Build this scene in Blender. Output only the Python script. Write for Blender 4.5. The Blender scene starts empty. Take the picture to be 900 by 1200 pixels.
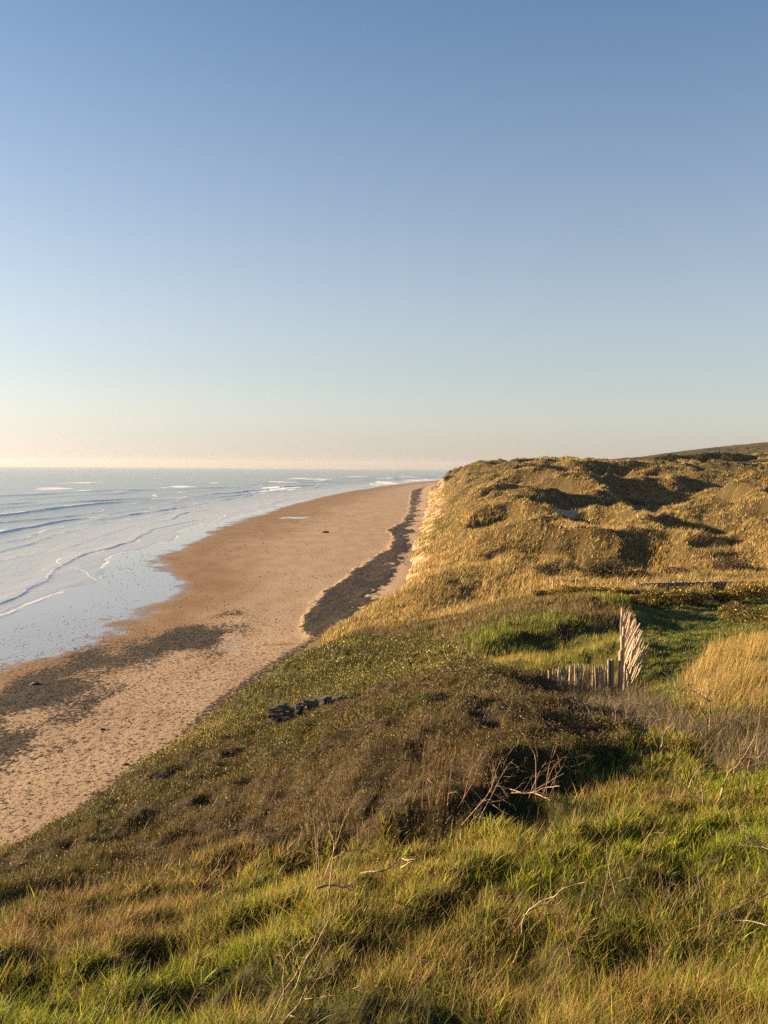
import bpy, math, random
import numpy as np
from mathutils import Vector, Matrix

rng = np.random.default_rng(7)
random.seed(7)
sc = bpy.context.scene
COL = sc.collection
R = math.radians

# ------------------------------------------------------------------ camera
F = 1167.0                       # focal length in photograph pixels (900 x 1200)
ZC = 20.0
PITCH = math.atan(52.0 / F); ROLL = R(0.40)
fw = np.array([0, math.cos(PITCH), -math.sin(PITCH)])
rt0 = np.array([1.0, 0, 0]); up0 = np.cross(rt0, fw)
rt = rt0 * math.cos(ROLL) + up0 * math.sin(ROLL)
up = -rt0 * math.sin(ROLL) + up0 * math.cos(ROLL)
CP = np.array([0, 0, ZC])

def at(px, py, Y):
    d = fw + rt * (px - 450) / F + up * (600 - py) / F
    return CP + d * (Y / d[1])

def proj(P):
    v = P - CP
    dz = v @ fw
    dz = np.where(np.abs(dz) < 1e-3, 1e-3, dz)
    px = 450 + F * (v @ rt) / dz
    py = 600 - F * (v @ up) / dz
    py = np.where(dz < 0, 1e5, py)
    return px, py, dz

cam = bpy.data.cameras.new('camera')
cam.sensor_fit = 'VERTICAL'; cam.sensor_height = 36.0; cam.lens = 36.0 * F / 1200.0
cam.clip_start = 0.1; cam.clip_end = 200000
camo = bpy.data.objects.new('camera', cam); COL.objects.link(camo)
M = Matrix(((rt[0], up[0], -fw[0], 0), (rt[1], up[1], -fw[1], 0), (rt[2], up[2], -fw[2], ZC), (0, 0, 0, 1)))
camo.matrix_world = M
sc.camera = camo

# ------------------------------------------------------------------ noise
_perm = np.random.default_rng(3).permutation(4096)
_val = np.random.default_rng(4).random(4096) * 2 - 1
def vnoise(x, y, s=0):
    xi = np.floor(x).astype(np.int64); yi = np.floor(y).astype(np.int64)
    fx = x - xi; fy = y - yi
    fx = fx * fx * fx * (fx * (fx * 6 - 15) + 10); fy = fy * fy * fy * (fy * (fy * 6 - 15) + 10)
    def h(a, b): return _val[_perm[(_perm[(a + s * 131) & 4095] + b) & 4095]]
    return (h(xi, yi) * (1 - fx) + h(xi + 1, yi) * fx) * (1 - fy) + (h(xi, yi + 1) * (1 - fx) + h(xi + 1, yi + 1) * fx) * fy
def fbm(x, y, o=4, s=0, g=0.5):
    t = 0; a = 1.0; n = 0
    for k in range(o):
        t = t + a * vnoise(x, y, s + k * 7); n += a
        x, y = x * 1.62 - y * 1.18 + 3.1, x * 1.18 + y * 1.62 - 5.7
        a *= g
    return t / n
def sstep(a, b, x):
    t = np.clip((x - a) / (b - a), 0, 1); return t * t * (3 - 2 * t)

# ------------------------------------------------------------------ shoreline curves
def curve(pts):
    ys = np.array([p[0] for p in pts], float); xs = np.array([p[1] for p in pts], float)
    ly = np.log(ys + 60)
    m = np.gradient(xs, ly)
    def f(Y):
        l = np.log(np.clip(Y, ys[0], ys[-1]) + 60)
        i = np.clip(np.searchsorted(ly, l) - 1, 0, len(ys) - 2)
        h = ly[i + 1] - ly[i]; t = (l - ly[i]) / h
        return ((2*t**3 - 3*t**2 + 1) * xs[i] + (t**3 - 2*t**2 + t) * h * m[i]
                + (-2*t**3 + 3*t**2) * xs[i+1] + (t**3 - t**2) * h * m[i+1])
    return f
Xtoe = curve([(-40, -32), (0, -28), (25, -24), (48, -18), (65, -13), (80, -11.5), (95, -9.0), (108, -6.0), (120, -0.8), (150, 2.8),
              (215, 6), (418, 18), (700, 32), (964, 47), (1300, 85), (2200, 330), (5000, 1600), (60000, 30000)])
Xwet = curve([(-40, -62), (60, -46), (90, -38), (108, -31), (130, -32), (163, -33), (190, -42), (206, -46), (260, -49), (330, -53), (430, -50),
              (600, -44), (930, -16), (1200, 20), (1500, 70), (2400, 300), (5000, 1450), (60000, 29000)])

def beach_z(X, Y):
    a, b = Xwet(Y), Xtoe(Y)
    t = (X - a) / (b - a)
    z = np.where(t > 0, 0.25 + 1.0 * np.clip(t, 0, 1) ** 1.2, 0.25 + 0.012 * (X - a))
    z = np.maximum(z, -2.5)
    z = z + 0.03 * fbm(X * 0.06, Y * 0.03, 3, 11) * np.clip(t * 3, 0, 1)
    z = z + 0.5 * sstep(0, 8, X - b + 8) * sstep(100, 130, Y)      # foot of the dune
    return z

# ------------------------------------------------------------------ hill heights from surveyed points
ctl = """0 1200 7|450 1200 6.6|900 1200 6.2|0 1120 9.5|0 1060 14|0 1020 20|150 1130 9.5|150 1060 13|150 1000 19|100 950 28|150 920 33
300 1100 9.5|300 1030 13.5|300 950 19|300 900 25|300 862 32|200 890 38|260 830 50|330 780 66|400 748 82
450 1100 9|450 1025 12.6|480 995 14|480 910 18|420 860 24|450 820 31|390 826 35|560 1100 9|600 1000 12|600 945 15|600 885 18|600 830 24
600 787 31|540 788 34|700 1100 8.8|700 1000 11.5|700 920 15.5|700 860 21|720 828 27|720 815 31|650 805 29|660 811 31
850 1100 8.5|850 1000 11|880 910 15|800 885 17|850 832 22|860 775 30|780 825 24|770 802 32|780 764 42|790 742 52|800 726 62
850 746 46|870 765 36|890 716 65|830 702 78|900 700 80|760 692 90|900 687 90|735 750 43|640 778 45|640 757 50|600 776 40|560 762 50|520 757 55
700 766 45|740 714 60|700 712 60|620 717 65|560 737 62|500 750 68|450 743 80|420 792 50|360 803 48|318 852 35|300 832 45|470 772 55
450 738 88|520 717 90|600 702 95|480 712 98|540 697 105|640 692 92|700 685 95|800 682 97|900 680 97|850 665 105|850 640 120|720 662 112
600 667 118|560 672 115|500 682 112|500 652 150|512 622 200|508 600 280|508 581 420|518 565 520|512 556 900|525 552 700|560 551 600
590 560 330|560 582 300|560 602 220|560 642 150|625 545 400|625 560 280|640 600 190|650 620 155|700 562 300|700 548 420|700 602 200
700 642 140|750 547 450|780 582 260|800 602 190|800 642 135|880 602 170|880 562 300|850 550 500|780 540 700|780 537 900|850 524 1000|900 519 1000|840 551 610|870 549 600|800 552 600|760 553 600|650 548 1300|740 545 1300|770 539 1250|810 529 1150
700 547 900|620 550 800|590 550 500|625 547 520|660 549 520|560 551 450|540 553 698|580 552 698|700 549 560|650 550 700|745 545 700|600 549 400"""
CX = []
for s in ctl.replace('\n', '|').split('|'):
    a, b, c = map(float, s.split()); CX.append(at(a, b, c))
for p in [(0, 0, 18.2), (0, 3, 17.4), (-6, -6, 17.2), (8, -5, 18.6), (-10, 0, 15.2), (14, 2, 18.6), (-20, 0, 5), (16, 12, 16.8), (22, 20, 16.5), (26, 34, 15.5), (34, 60, 12.5),
          (60, 95, 11), (90, 120, 13), (110, 200, 15), (200, 350, 22), (330, 500, 24), (600, 1000, 60), (900, 1400, 75), (300, 1400, 21), (-14, 20, 6.8), (-9.5, 34, 7.2), (-11, 46, 4.6), (-9.5, 60, 4.4), (-6.5, 80, 4.0)]:
    CX.append(np.array(p, float))
for Y in (0, 12, 25, 36, 48, 57, 65, 80, 95, 108, 120, 150, 180, 215, 300, 418, 520, 700, 964, 1300):
    xt = float(Xtoe(Y))
    CX.append(np.array([xt, Y, 0.9 if Y < 100 else 2.1])); CX.append(np.array([xt - 0.12 * (Y + 40) * 0.6, Y, -5 - Y * 0.012]))
CX = np.array(CX)
def wc(X, Y): return np.stack([X / (Y + 15) * 1.6, np.log(Y + 15)], -1)
_C = wc(CX[:, 0], CX[:, 1])
def _k(r2): return 0.5 * r2 * np.log(r2 + 1e-12)
n = len(_C)
A = np.zeros((n + 3, n + 3))
A[:n, :n] = _k(((_C[:, None] - _C[None]) ** 2).sum(-1)) + np.eye(n) * 2e-4
A[:n, n] = 1; A[:n, n+1:] = _C; A[n, :n] = 1; A[n+1:, :n] = _C.T
W_ = np.linalg.solve(A, np.concatenate([CX[:, 2], np.zeros(3)]))
def rbf_raw(X, Y):
    sh = X.shape; q = wc(X.ravel(), Y.ravel()); out = np.empty(len(q))
    for i in range(0, len(q), 20000):
        c = q[i:i+20000]
        out[i:i+20000] = _k(((c[:, None] - _C[None]) ** 2).sum(-1)) @ W_[:n] + W_[n] + c @ W_[n+1:]
    return out.reshape(sh)
# cached on a fine grid in (u, t)
U0, U1, NU = -1.1, 1.1, 420
T0, T1, NTT = math.log(3.0), math.log(1900.0), 620
_u = np.linspace(U0, U1, NU); _t = np.linspace(T0, T1, NTT)
_UU, _TT = np.meshgrid(_u, _t)
_YY = np.exp(_TT) - 15; _XX = _UU * (_YY + 15)
_G = rbf_raw(_XX, _YY)
def hill_smooth(X, Y):
    u = np.clip((X / (Y + 15) - U0) / (U1 - U0) * (NU - 1), 0, NU - 1.001)
    t = np.clip((np.log(np.maximum(Y + 15, 3.0)) - T0) / (T1 - T0) * (NTT - 1), 0, NTT - 1.001)
    i = u.astype(int); j = t.astype(int); a = u - i; b = t - j
    return (_G[j, i] * (1 - a) + _G[j, i+1] * a) * (1 - b) + (_G[j+1, i] * (1 - a) + _G[j+1, i+1] * a) * b

# ------------------------------------------------------------------ zones (polygons of ground, surveyed from the lookout)
def inpoly(px, py, poly):
    r = np.zeros(px.shape, bool); m = len(poly); j = m - 1
    for i in range(m):
        xi, yi = poly[i]; xj, yj = poly[j]
        c = ((yi > py) != (yj > py)) & (px < (xj - xi) * (py - yi) / (yj - yi + 1e-9) + xi)
        r ^= c; j = i
    return r
POLY = {
 'brush': [(-400, 1180), (-50, 1040), (0, 1012), (100, 945), (200, 893), (262, 868), (318, 852), (400, 826), (470, 800), (560, 775), (640, 783), (700, 812), (745, 838), (765, 868),
           (700, 903), (600, 935), (530, 985), (420, 1000), (300, 1012), (150, 1035), (0, 1060), (-300, 1250)],
 'ice': [(200, 893), (250, 835), (330, 775), (400, 742), (520, 750), (560, 775), (470, 800), (400, 826), (318, 852), (262, 868)],
 'brush2': [(400, 744), (450, 738), (520, 728), (600, 704), (720, 694), (765, 700), (752, 730), (700, 744), (640, 752), (560, 775), (520, 752)],
 'greenback': [(560, 775), (600, 760), (640, 752), (700, 744), (745, 735), (730, 815), (640, 800)],
 'hollow': [(735, 700), (900, 690), (1300, 690), (1300, 740), (900, 752), (840, 780), (800, 800), (740, 850), (725, 815), (745, 735)],
 'straw': [(800, 800), (840, 765), (900, 748), (1300, 740), (1300, 830), (900, 835), (830, 840)],
 'twig': [(640, 800), (700, 800), (770, 815), (830, 850), (1200, 850), (1200, 910), (900, 905), (800, 880), (765, 870), (700, 850)],
}
def zones(X, Y, Z=None):
    if Z is None: Z = hill_smooth(X, Y)
    px, py, dz = proj(np.stack([X, Y, Z], -1))
    jx = 10 * vnoise(X * 0.5, Y * 0.5, 5) * np.clip(15 / np.maximum(Y, 3), 0.3, 2); jy = 8 * vnoise(X * 0.5, Y * 0.5, 9) * np.clip(15 / np.maximum(Y, 3), 0.25, 2)
    px = px + jx; py = py + jy
    z = np.zeros(X.shape, int)           # 0 near grass
    z[Y > 84] = 1                        # dune marram
    near = Y < 92
    for k, nm in ((2, 'brush'), (3, 'ice'), (4, 'brush2'), (5, 'greenback'), (6, 'hollow'), (7, 'straw'), (8, 'twig')):
        z[inpoly(px, py, POLY[nm]) & near] = k
    # hidden seaward bank
    edge = (X < -6.5) & (Y > 18) & (Y <= 84) & (z == 0)
    z[edge] = 3
    return z

def dune_detail(X, Y):
    a = sstep(80, 140, Y) * (1 + sstep(250, 700, Y) * 0.5)
    wx = X + 6 * vnoise(X * 0.03, Y * 0.03, 21); wy = Y + 10 * vnoise(X * 0.03, Y * 0.025, 22)
    r1 = 1 - np.abs(fbm(wx * 0.030, wy * 0.023, 3, 31)) * 2.4
    r2 = 1 - np.abs(fbm(wx * 0.12, wy * 0.085, 3, 41)) * 2.2
    big = fbm(wx * 0.02, wy * 0.012, 2, 51)
    d = a * (6.0 * r1 + 1.1 * r2 + 1.6 * big + 0.3 * fbm(X * 0.45, Y * 0.3, 3, 55) - 4.0)
    inland = sstep(2, 20, X - Xtoe(Y))
    return d * (0.07 + 0.93 * inland) * (1 - 0.8 * sstep(450, 570, Y) * sstep(0.2, 0.27, X / (Y + 1)))

def near_detail(X, Y):
    tus = fbm(X * 1.9, Y * 1.5, 3, 61) * (0.35 + 0.65 * sstep(20, 12, Y))
    return sstep(95, 60, Y) * (0.30 * tus + (0.24 * fbm(X * 0.75, Y * 0.5, 4, 77, 0.6) + 0.10 * (1 - 2.2 * np.abs(fbm(X * 1.5, Y * 1.0, 2, 78)))) * sstep(12, 20, Y) + 0.15 * fbm(X * 0.45, Y * 0.4, 2, 71) * sstep(6, 14, Y) + 0.05 * fbm(X * 4, Y * 4, 2, 73))

BX = at(655, 585, 205)       # blow-out of bare sand among the dunes
def blow(X, Y):
    dx = (X - BX[0] - 0.12 * (Y - BX[1])) / 5.0; dy = (Y - BX[1]) / 17
    return np.exp(-(dx * dx + dy * dy))

def hill(X, Y, z=None):
    h = hill_smooth(X, Y)
    h = h + dune_detail(X, Y) + near_detail(X, Y)
    # shrub canopy mounds
    if z is None: z = zones(X, Y)
    h = h - 2.4 * blow(X, Y)
    w = X - Xtoe(Y) + (0.9 + 0.002 * Y) * fbm(X * 0.12, Y * 0.07, 3, 44); B = beach_z(X, Y)
    k = sstep(100, 116, Y)
    rough = 0.5 * fbm(X * 0.4, Y * 0.16, 3, 45) * sstep(0, 3, w)
    hb = np.minimum(np.maximum(h, B + 0.42 * np.clip(w, 0, 9) + rough), B + 0.58 * w + rough + 4 * sstep(8, 16, w) + 40 * sstep(14, 30, w))
    h = h * (1 - k) + hb * k
    h = h - 0.30 * np.exp(-((X - 6.2) / 2.2) ** 2 - ((Y - 28.5) / 2.6) ** 2)
    return h

def ground(X, Y):
    return np.maximum(hill(X, Y), beach_z(X, Y))

# canopy lift: smooth bump inside the brush zone, so that the thicket has a steep near edge
def smooth_mask(ids, X, Y, rad):
    m = np.zeros(X.shape); k = 0
    for ang in np.linspace(0, 2 * np.pi, 14, endpoint=False):
        for rr in (0.5, 1.0):
            m += np.isin(zones(X + rad * rr * np.cos(ang), Y + rad * rr * np.sin(ang)), ids); k += 1
    m += np.isin(zones(X, Y), ids); k += 1
    return m / k
def lift(X, Y):
    m = smooth_mask([2], X, Y, 0.6); u = X / (Y + 3)
    m2 = smooth_mask([4], X, Y, 0.8)
    lump = 0.8 + 0.35 * fbm(X * 0.55, Y * 0.5, 3, 81)
    return sstep(0.25, 0.8, m) * (0.15 + 0.50 * sstep(-0.10, 0.0, u)) * lump * sstep(10, 14, Y) * sstep(29, 21, Y) * (1 - 0.65 * sstep(0.11, 0.20, u)) + sstep(0.2, 0.9, m2) * 0.45 * (0.8 + 0.6 * fbm(X * 0.3, Y * 0.3, 2, 83))

# ------------------------------------------------------------------ mesh helpers
def tag(o, label=None, cat=None, group=None, kind=None):
    if label: o['label'] = label
    if cat: o['category'] = cat
    if group: o['group'] = group
    if kind: o['kind'] = kind
    return o

def np_mesh(name, V, faces_idx, loop_tot, mat, attrs=None, smooth=False, parent=None):
    me = bpy.data.meshes.new(name)
    V = np.ascontiguousarray(V, np.float32)
    me.vertices.add(len(V)); me.vertices.foreach_set('co', V.ravel())
    fi = np.ascontiguousarray(faces_idx, np.int32).ravel(); lt = np.ascontiguousarray(loop_tot, np.int32)
    me.loops.add(len(fi)); me.loops.foreach_set('vertex_index', fi)
    ls = np.concatenate([[0], np.cumsum(lt)[:-1]]).astype(np.int32)
    me.polygons.add(len(lt)); me.polygons.foreach_set('loop_start', ls); me.polygons.foreach_set('loop_total', lt)
    if smooth: me.polygons.foreach_set('use_smooth', np.ones(len(lt), bool))
    me.update(calc_edges=True)
    for k, a in (attrs or {}).items():
        if a.ndim == 2:
            at_ = me.color_attributes.new(k, 'FLOAT_COLOR', 'POINT')
            c = np.ones((len(a), 4), np.float32); c[:, :3] = a; at_.data.foreach_set('color', c.ravel())
        else:
            at_ = me.attributes.new(k, 'FLOAT', 'POINT'); at_.data.foreach_set('value', np.ascontiguousarray(a, np.float32))
    me.materials.append(mat)
    o = bpy.data.objects.new(name, me); COL.objects.link(o)
    if parent: o.parent = parent
    return o

def grid_mesh(name, X, Y, Z, mat, attrs=None, keep=None):
    nr, nc = X.shape
    V = np.stack([X, Y, Z], -1).reshape(-1, 3)
    i = np.arange(nr * nc).reshape(nr, nc)
    f = np.stack([i[:-1, :-1], i[:-1, 1:], i[1:, 1:], i[1:, :-1]], -1).reshape(-1, 4)
    at_ = {k: (a.reshape(-1, 3) if a.ndim == 3 else a.ravel()) for k, a in (attrs or {}).items()}
    if keep is not None:
        k = keep.ravel()
        f = f[k[f].any(1)]
        used = np.unique(f); mp = np.full(len(V), -1); mp[used] = np.arange(len(used))
        V = V[used]; f = mp[f]; at_ = {q: a[used] for q, a in at_.items()}
    return np_mesh(name, V, f, np.full(len(f), 4), mat, at_, smooth=True)

def empty(name, loc):
    o = bpy.data.objects.new(name, None); COL.objects.link(o); o.location = Vector([float(c) for c in loc]); o.empty_display_size = 0.2
    return o

# ------------------------------------------------------------------ materials
def new_mat(name):
    m = bpy.data.materials.new(name); m.use_nodes = True
    nt = m.node_tree; nt.nodes.clear()
    out = nt.nodes.new('ShaderNodeOutputMaterial')
    return m, nt, out
class NT:
    def __init__(s, nt): s.nt = nt
    def n(s, t, **k):
        q = s.nt.nodes.new(t)
        for a, b in k.items(): setattr(q, a, b)
        return q
    def l(s, a, b): s.nt.links.new(a, b)
    def math(s, op, a, b=None, c=None, clamp=False):
        q = s.n('ShaderNodeMath', operation=op); q.use_clamp = clamp
        for i, v in enumerate((a, b, c)):
            if v is None: continue
            if isinstance(v, (int, float)): q.inputs[i].default_value = v
            else: s.l(v, q.inputs[i])
        return q.outputs[0]
    def mix(s, f, a, b, mode='MIX'):
        q = s.n('ShaderNodeMix', data_type='RGBA', blend_type=mode)
        for i, v in ((0, f), (6, a), (7, b)):
            if isinstance(v, (int, float)): q.inputs[i].default_value = v
            elif isinstance(v, tuple): q.inputs[i].default_value = (*v, 1) if len(v) == 3 else v
            else: s.l(v, q.inputs[i])
        return q.outputs[2]
    def ramp(s, v, lo, hi):
        q = s.n('ShaderNodeMapRange'); s.l(v, q.inputs[0]); q.inputs[1].default_value = lo; q.inputs[2].default_value = hi
        q.interpolation_type = 'SMOOTHSTEP'; return q.outputs[0]
    def noise(s, scale, detail=4, vec=None, rough=0.55, out=0):
        q = s.n('ShaderNodeTexNoise'); q.inputs['Scale'].default_value = scale; q.inputs['Detail'].default_value = detail
        q.inputs['Roughness'].default_value = rough
        if vec is not None: s.l(vec, q.inputs['Vector'])
        return q.outputs[out]
    def attr(s, name, out='Fac'):
        q = s.n('ShaderNodeAttribute'); q.attribute_name = name; return q.outputs[out]
    def pos(s, sx=1, sy=1, sz=1):
        g = s.n('ShaderNodeNewGeometry'); m = s.n('ShaderNodeMapping'); m.inputs['Scale'].default_value = (sx, sy, sz)
        s.l(g.outputs['Position'], m.inputs['Vector']); return m.outputs[0]
    def bump(s, h, strength, dist, nrm=None):
        b = s.n('ShaderNodeBump'); b.inputs['Strength'].default_value = strength; b.inputs['Distance'].default_value = dist
        s.l(h, b.inputs['Height'])
        if nrm is not None: s.l(nrm, b.inputs['Normal'])
        return b.outputs[0]

def foliage_mat(name, trans=0.35, rough=0.6, spec=0.25):
    m, nt, out = new_mat(name); N = NT(nt)
    c = N.attr('Col', 'Color')
    b = N.n('ShaderNodeBsdfPrincipled'); N.l(c, b.inputs['Base Color']); b.inputs['Roughness'].default_value = rough
    b.inputs['Specular IOR Level'].default_value = spec
    t = N.n('ShaderNodeBsdfTranslucent'); N.l(c, t.inputs['Color'])
    mx = N.n('ShaderNodeMixShader'); mx.inputs[0].default_value = trans
    N.l(b.outputs[0], mx.inputs[1]); N.l(t.outputs[0], mx.inputs[2]); N.l(mx.outputs[0], out.inputs['Surface'])
    return m
M_grass = foliage_mat('grass_blades', 0.42)
M_leaf = foliage_mat('shrub_leaves', 0.25, 0.6, 0.22)
M_marram = foliage_mat('marram_blades', 0.3)

def wood_mat(name, c1, c2, scale=30, rough=0.8):
    m, nt, out = new_mat(name); N = NT(nt)
    tc = N.n('ShaderNodeTexCoord'); mp = N.n('ShaderNodeMapping'); mp.inputs['Scale'].default_value = (1, 1, 0.12)
    N.l(tc.outputs['Object'], mp.inputs['Vector'])
    f = N.noise(scale, 5, mp.outputs[0]); f2 = N.noise(scale * 0.13, 3, tc.outputs['Object'])
    col = N.mix(N.ramp(f, 0.35, 0.65), c1, c2); col = N.mix(N.ramp(f2, 0.4, 0.75), col, tuple(0.6 * (a + b) * 0.5 for a, b in zip(c1, c2)))
    b = N.n('ShaderNodeBsdfPrincipled'); N.l(col, b.inputs['Base Color']); b.inputs['Roughness'].default_value = rough
    N.l(N.bump(f, 0.5, 0.01), b.inputs['Normal']); N.l(b.outputs[0], out.inputs['Surface'])
    return m
M_dead = wood_mat('bleached_dead_wood', (0.36, 0.26, 0.16), (0.20, 0.13, 0.075))
M_deadred = wood_mat('reddish_dead_wood', (0.25, 0.14, 0.07), (0.14, 0.075, 0.04))
M_deadgrey = wood_mat('grey_dead_twigs', (0.24, 0.20, 0.16), (0.14, 0.11, 0.085))
M_pale = wood_mat('weathered_paling_wood', (0.52, 0.40, 0.27), (0.26, 0.19, 0.125), 25)
M_post = wood_mat('weathered_post_wood', (0.40, 0.31, 0.21), (0.22, 0.155, 0.10), 14)

# sand beach
def beach_mat():
    m, nt, out = new_mat('beach_sand'); N = NT(nt)
    wet = N.attr('wet'); peb = N.attr('pebble'); wrk = N.attr('wrack'); pud = N.attr('puddle'); damp = N.attr('damp')
    p = N.pos()
    n1 = N.noise(0.25, 6, N.pos(1, 0.35, 1)); n2 = N.noise(3.0, 5, N.pos(1, 0.5, 1)); n3 = N.noise(9, 4, p)
    dry = N.mix(N.ramp(n1, 0.3, 0.7), (0.385, 0.275, 0.17), (0.315, 0.212, 0.125))
    dry = N.mix(N.math('MULTIPLY', N.ramp(n2, 0.52, 0.72), 0.5), dry, (0.25, 0.16, 0.095))
    dampc = N.mix(N.ramp(n1, 0.3, 0.7), (0.26, 0.155, 0.072), (0.20, 0.115, 0.052))
    col = N.mix(damp, dry, dampc)
    # shingle scattered thinly or packed: threshold noise by density
    sn = N.noise(2.6, 5, N.pos(1, 0.75, 1), 0.7); vo = N.n('ShaderNodeTexVoronoi'); vo.inputs['Scale'].default_value = 5.0; N.l(p, vo.inputs['Vector'])
    thr = N.math('SUBTRACT', N.math('ADD', sn, N.math('MULTIPLY', peb, 0.50)), 0.76)
    pm = N.ramp(thr, -0.01, 0.05)
    pc = N.mix(vo.outputs['Color'], (0.035, 0.032, 0.03), (0.13, 0.11, 0.09)); pcn = N.n('ShaderNodeSeparateColor'); N.l(vo.outputs['Color'], pcn.inputs[0])
    pc = N.mix(N.math('POWER', pcn.outputs[0], 2.0), (0.010, 0.008, 0.005), (0.10, 0.07, 0.036))
    col = N.mix(pm, col, pc)
    wn = N.noise(1.6, 6, N.pos(1, 0.5, 1), 0.7)
    wm = N.ramp(N.math('ADD', wn, N.math('MULTIPLY', wrk, 0.7)), 0.78, 0.9)
    col = N.mix(wm, col, (0.012, 0.007, 0.005))
    # ripples left by the tide
    wv = N.noise(1.2, 5, N.pos(0.9, 0.28, 1), 0.6)
    wetm = N.math('MULTIPLY', wet, N.math('SUBTRACT', 1.0, N.math('MULTIPLY', N.ramp(thr, -0.02, 0.08), 0.9)))
    streak = N.noise(0.30, 7, N.pos(0.7, 0.45, 1), 0.68)
    ww = N.ramp(N.math('ADD', N.math('MULTIPLY', wetm, 1.3), N.math('MULTIPLY', N.math('SUBTRACT', streak, 0.5), 1.6)), 0.35, 0.95)
    ww = N.math('MAXIMUM', ww, pud)
    col = N.mix(ww, col, (0.23, 0.20, 0.175))  # wet sand paled to silver: reflected sky brightness put into the colour
    b = N.n('ShaderNodeBsdfPrincipled'); N.l(col, b.inputs['Base Color'])
    rg = N.n('ShaderNodeMapRange'); N.l(ww, rg.inputs[0]); rg.inputs[3].default_value = 0.85; rg.inputs[4].default_value = 0.10
    N.l(rg.outputs[0], b.inputs['Roughness'])
    sp = N.n('ShaderNodeMapRange'); N.l(ww, sp.inputs[0]); sp.inputs[3].default_value = 0.2; sp.inputs[4].default_value = 1.0
    N.l(sp.outputs[0], b.inputs['Specular IOR Level'])
    dryb = N.math('SUBTRACT', 1.0, ww)
    hh = N.math('MULTIPLY', N.math('ADD', N.math('MULTIPLY', n2, 0.6), N.math('ADD', N.math('MULTIPLY', n3, 0.25), N.math('MULTIPLY', pm, 0.12))), dryb)
    N.l(N.bump(hh, 0.8, 0.10), b.inputs['Normal'])
    N.l(b.outputs[0], out.inputs['Surface'])
    return m
M_beach = beach_mat()

def ground_mat():
    m, nt, out = new_mat('dune_ground'); N = NT(nt)
    sand = N.attr('sand'); c = N.attr('Col', 'Color')
    n1 = N.noise(1.3, 5); n2 = N.noise(8, 4)
    sc_ = N.mix(N.ramp(n1, 0.3, 0.7), (0.41, 0.285, 0.17), (0.31, 0.21, 0.12))
    g = N.mix(N.ramp(n2, 0.35, 0.65), c, N.mix(0.5, c, (0.03, 0.024, 0.012)))
    f = N.ramp(N.math('ADD', sand, N.math('MULTIPLY', N.math('SUBTRACT', n1, 0.5), 0.8)), 0.35, 0.6)
    col = N.mix(f, g, sc_)
    b = N.n('ShaderNodeBsdfPrincipled'); N.l(col, b.inputs['Base Color']); b.inputs['Roughness'].default_value = 0.9; b.inputs['Specular IOR Level'].default_value = 0.15
    N.l(N.bump(N.math('ADD', n2, N.math('MULTIPLY', n1, 1.0)), 0.9, 0.12), b.inputs['Normal'])
    N.l(b.outputs[0], out.inputs['Surface'])
    return m
M_ground = ground_mat()

def sea_mat():
    m, nt, out = new_mat('sea_water'); N = NT(nt)
    foam = N.attr('foam'); shal = N.attr('shallow'); tint = N.attr('backlit')
    fn = N.noise(0.9, 6, N.pos(1.0, 0.4, 1), 0.75)
    fm = N.ramp(N.math('ADD', N.math('MULTIPLY', foam, 1.1), N.math('MULTIPLY', N.math('SUBTRACT', fn, 0.5), 0.85)), 0.38, 0.75)
    base = N.mix(shal, (0.06, 0.085, 0.085), (0.29, 0.265, 0.245))  # shallows: sandy tint lightened further to paint a silvery sky sheen
    base = N.mix(tint, base, (0.30, 0.30, 0.12))
    col = N.mix(fm, base, (0.78, 0.76, 0.74))
    b = N.n('ShaderNodeBsdfPrincipled'); N.l(col, b.inputs['Base Color']); b.inputs['IOR'].default_value = 1.33
    rg = N.n('ShaderNodeMapRange'); N.l(fm, rg.inputs[0]); rg.inputs[3].default_value = 0.16; rg.inputs[4].default_value = 0.8; N.l(rg.outputs[0], b.inputs['Roughness'])
    w1 = N.noise(0.22, 5, N.pos(1.0, 0.28, 1), 0.6); w2 = N.noise(1.4, 5, N.pos(1.0, 0.4, 1), 0.6); w3 = N.noise(0.035, 4, N.pos(1.0, 0.22, 1), 0.6)
    deep = N.math('SUBTRACT', 1.0, N.math('MULTIPLY', shal, 0.5))
    h = N.math('ADD', N.math('MULTIPLY', w1, 0.9), N.math('ADD', N.math('MULTIPLY', w2, 0.22), N.math('MULTIPLY', w3, 1.6)))
    h = N.math('MULTIPLY', h, deep)
    N.l(N.bump(h, 1.0, 0.42), b.inputs['Normal'])
    N.l(b.outputs[0], out.inputs['Surface'])
    return m
M_sea = sea_mat()

def simple_mat(name, col, rough=0.8, c2=None, scale=8, metal=0, bump=0.4):
    m, nt, out = new_mat(name); N = NT(nt)
    b = N.n('ShaderNodeBsdfPrincipled'); b.inputs['Roughness'].default_value = rough; b.inputs['Metallic'].default_value = metal
    tc = N.n('ShaderNodeTexCoord'); f = N.noise(scale, 6, tc.outputs['Object'], 0.65)
    c2 = c2 or tuple(c * 0.55 for c in col)
    N.l(N.mix(N.ramp(f, 0.35, 0.65), col, c2), b.inputs['Base Color'])
    N.l(N.bump(f, bump, 0.03), b.inputs['Normal']); N.l(b.outputs[0], out.inputs['Surface'])
    return m
M_stone = simple_mat('drystone', (0.15, 0.125, 0.095), 0.9, (0.08, 0.065, 0.05), 6)
M_cope = simple_mat('pale_coping_stone', (0.26, 0.22, 0.17), 0.9, (0.15, 0.125, 0.095), 5)
M_ruin = simple_mat('dark_ruined_masonry', (0.12, 0.10, 0.078), 0.9, (0.03, 0.026, 0.022), 5, bump=0.9)
M_wire = simple_mat('rusty_wire', (0.16, 0.12, 0.1), 0.6, (0.1, 0.06, 0.04), 40, 0.4)
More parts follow.
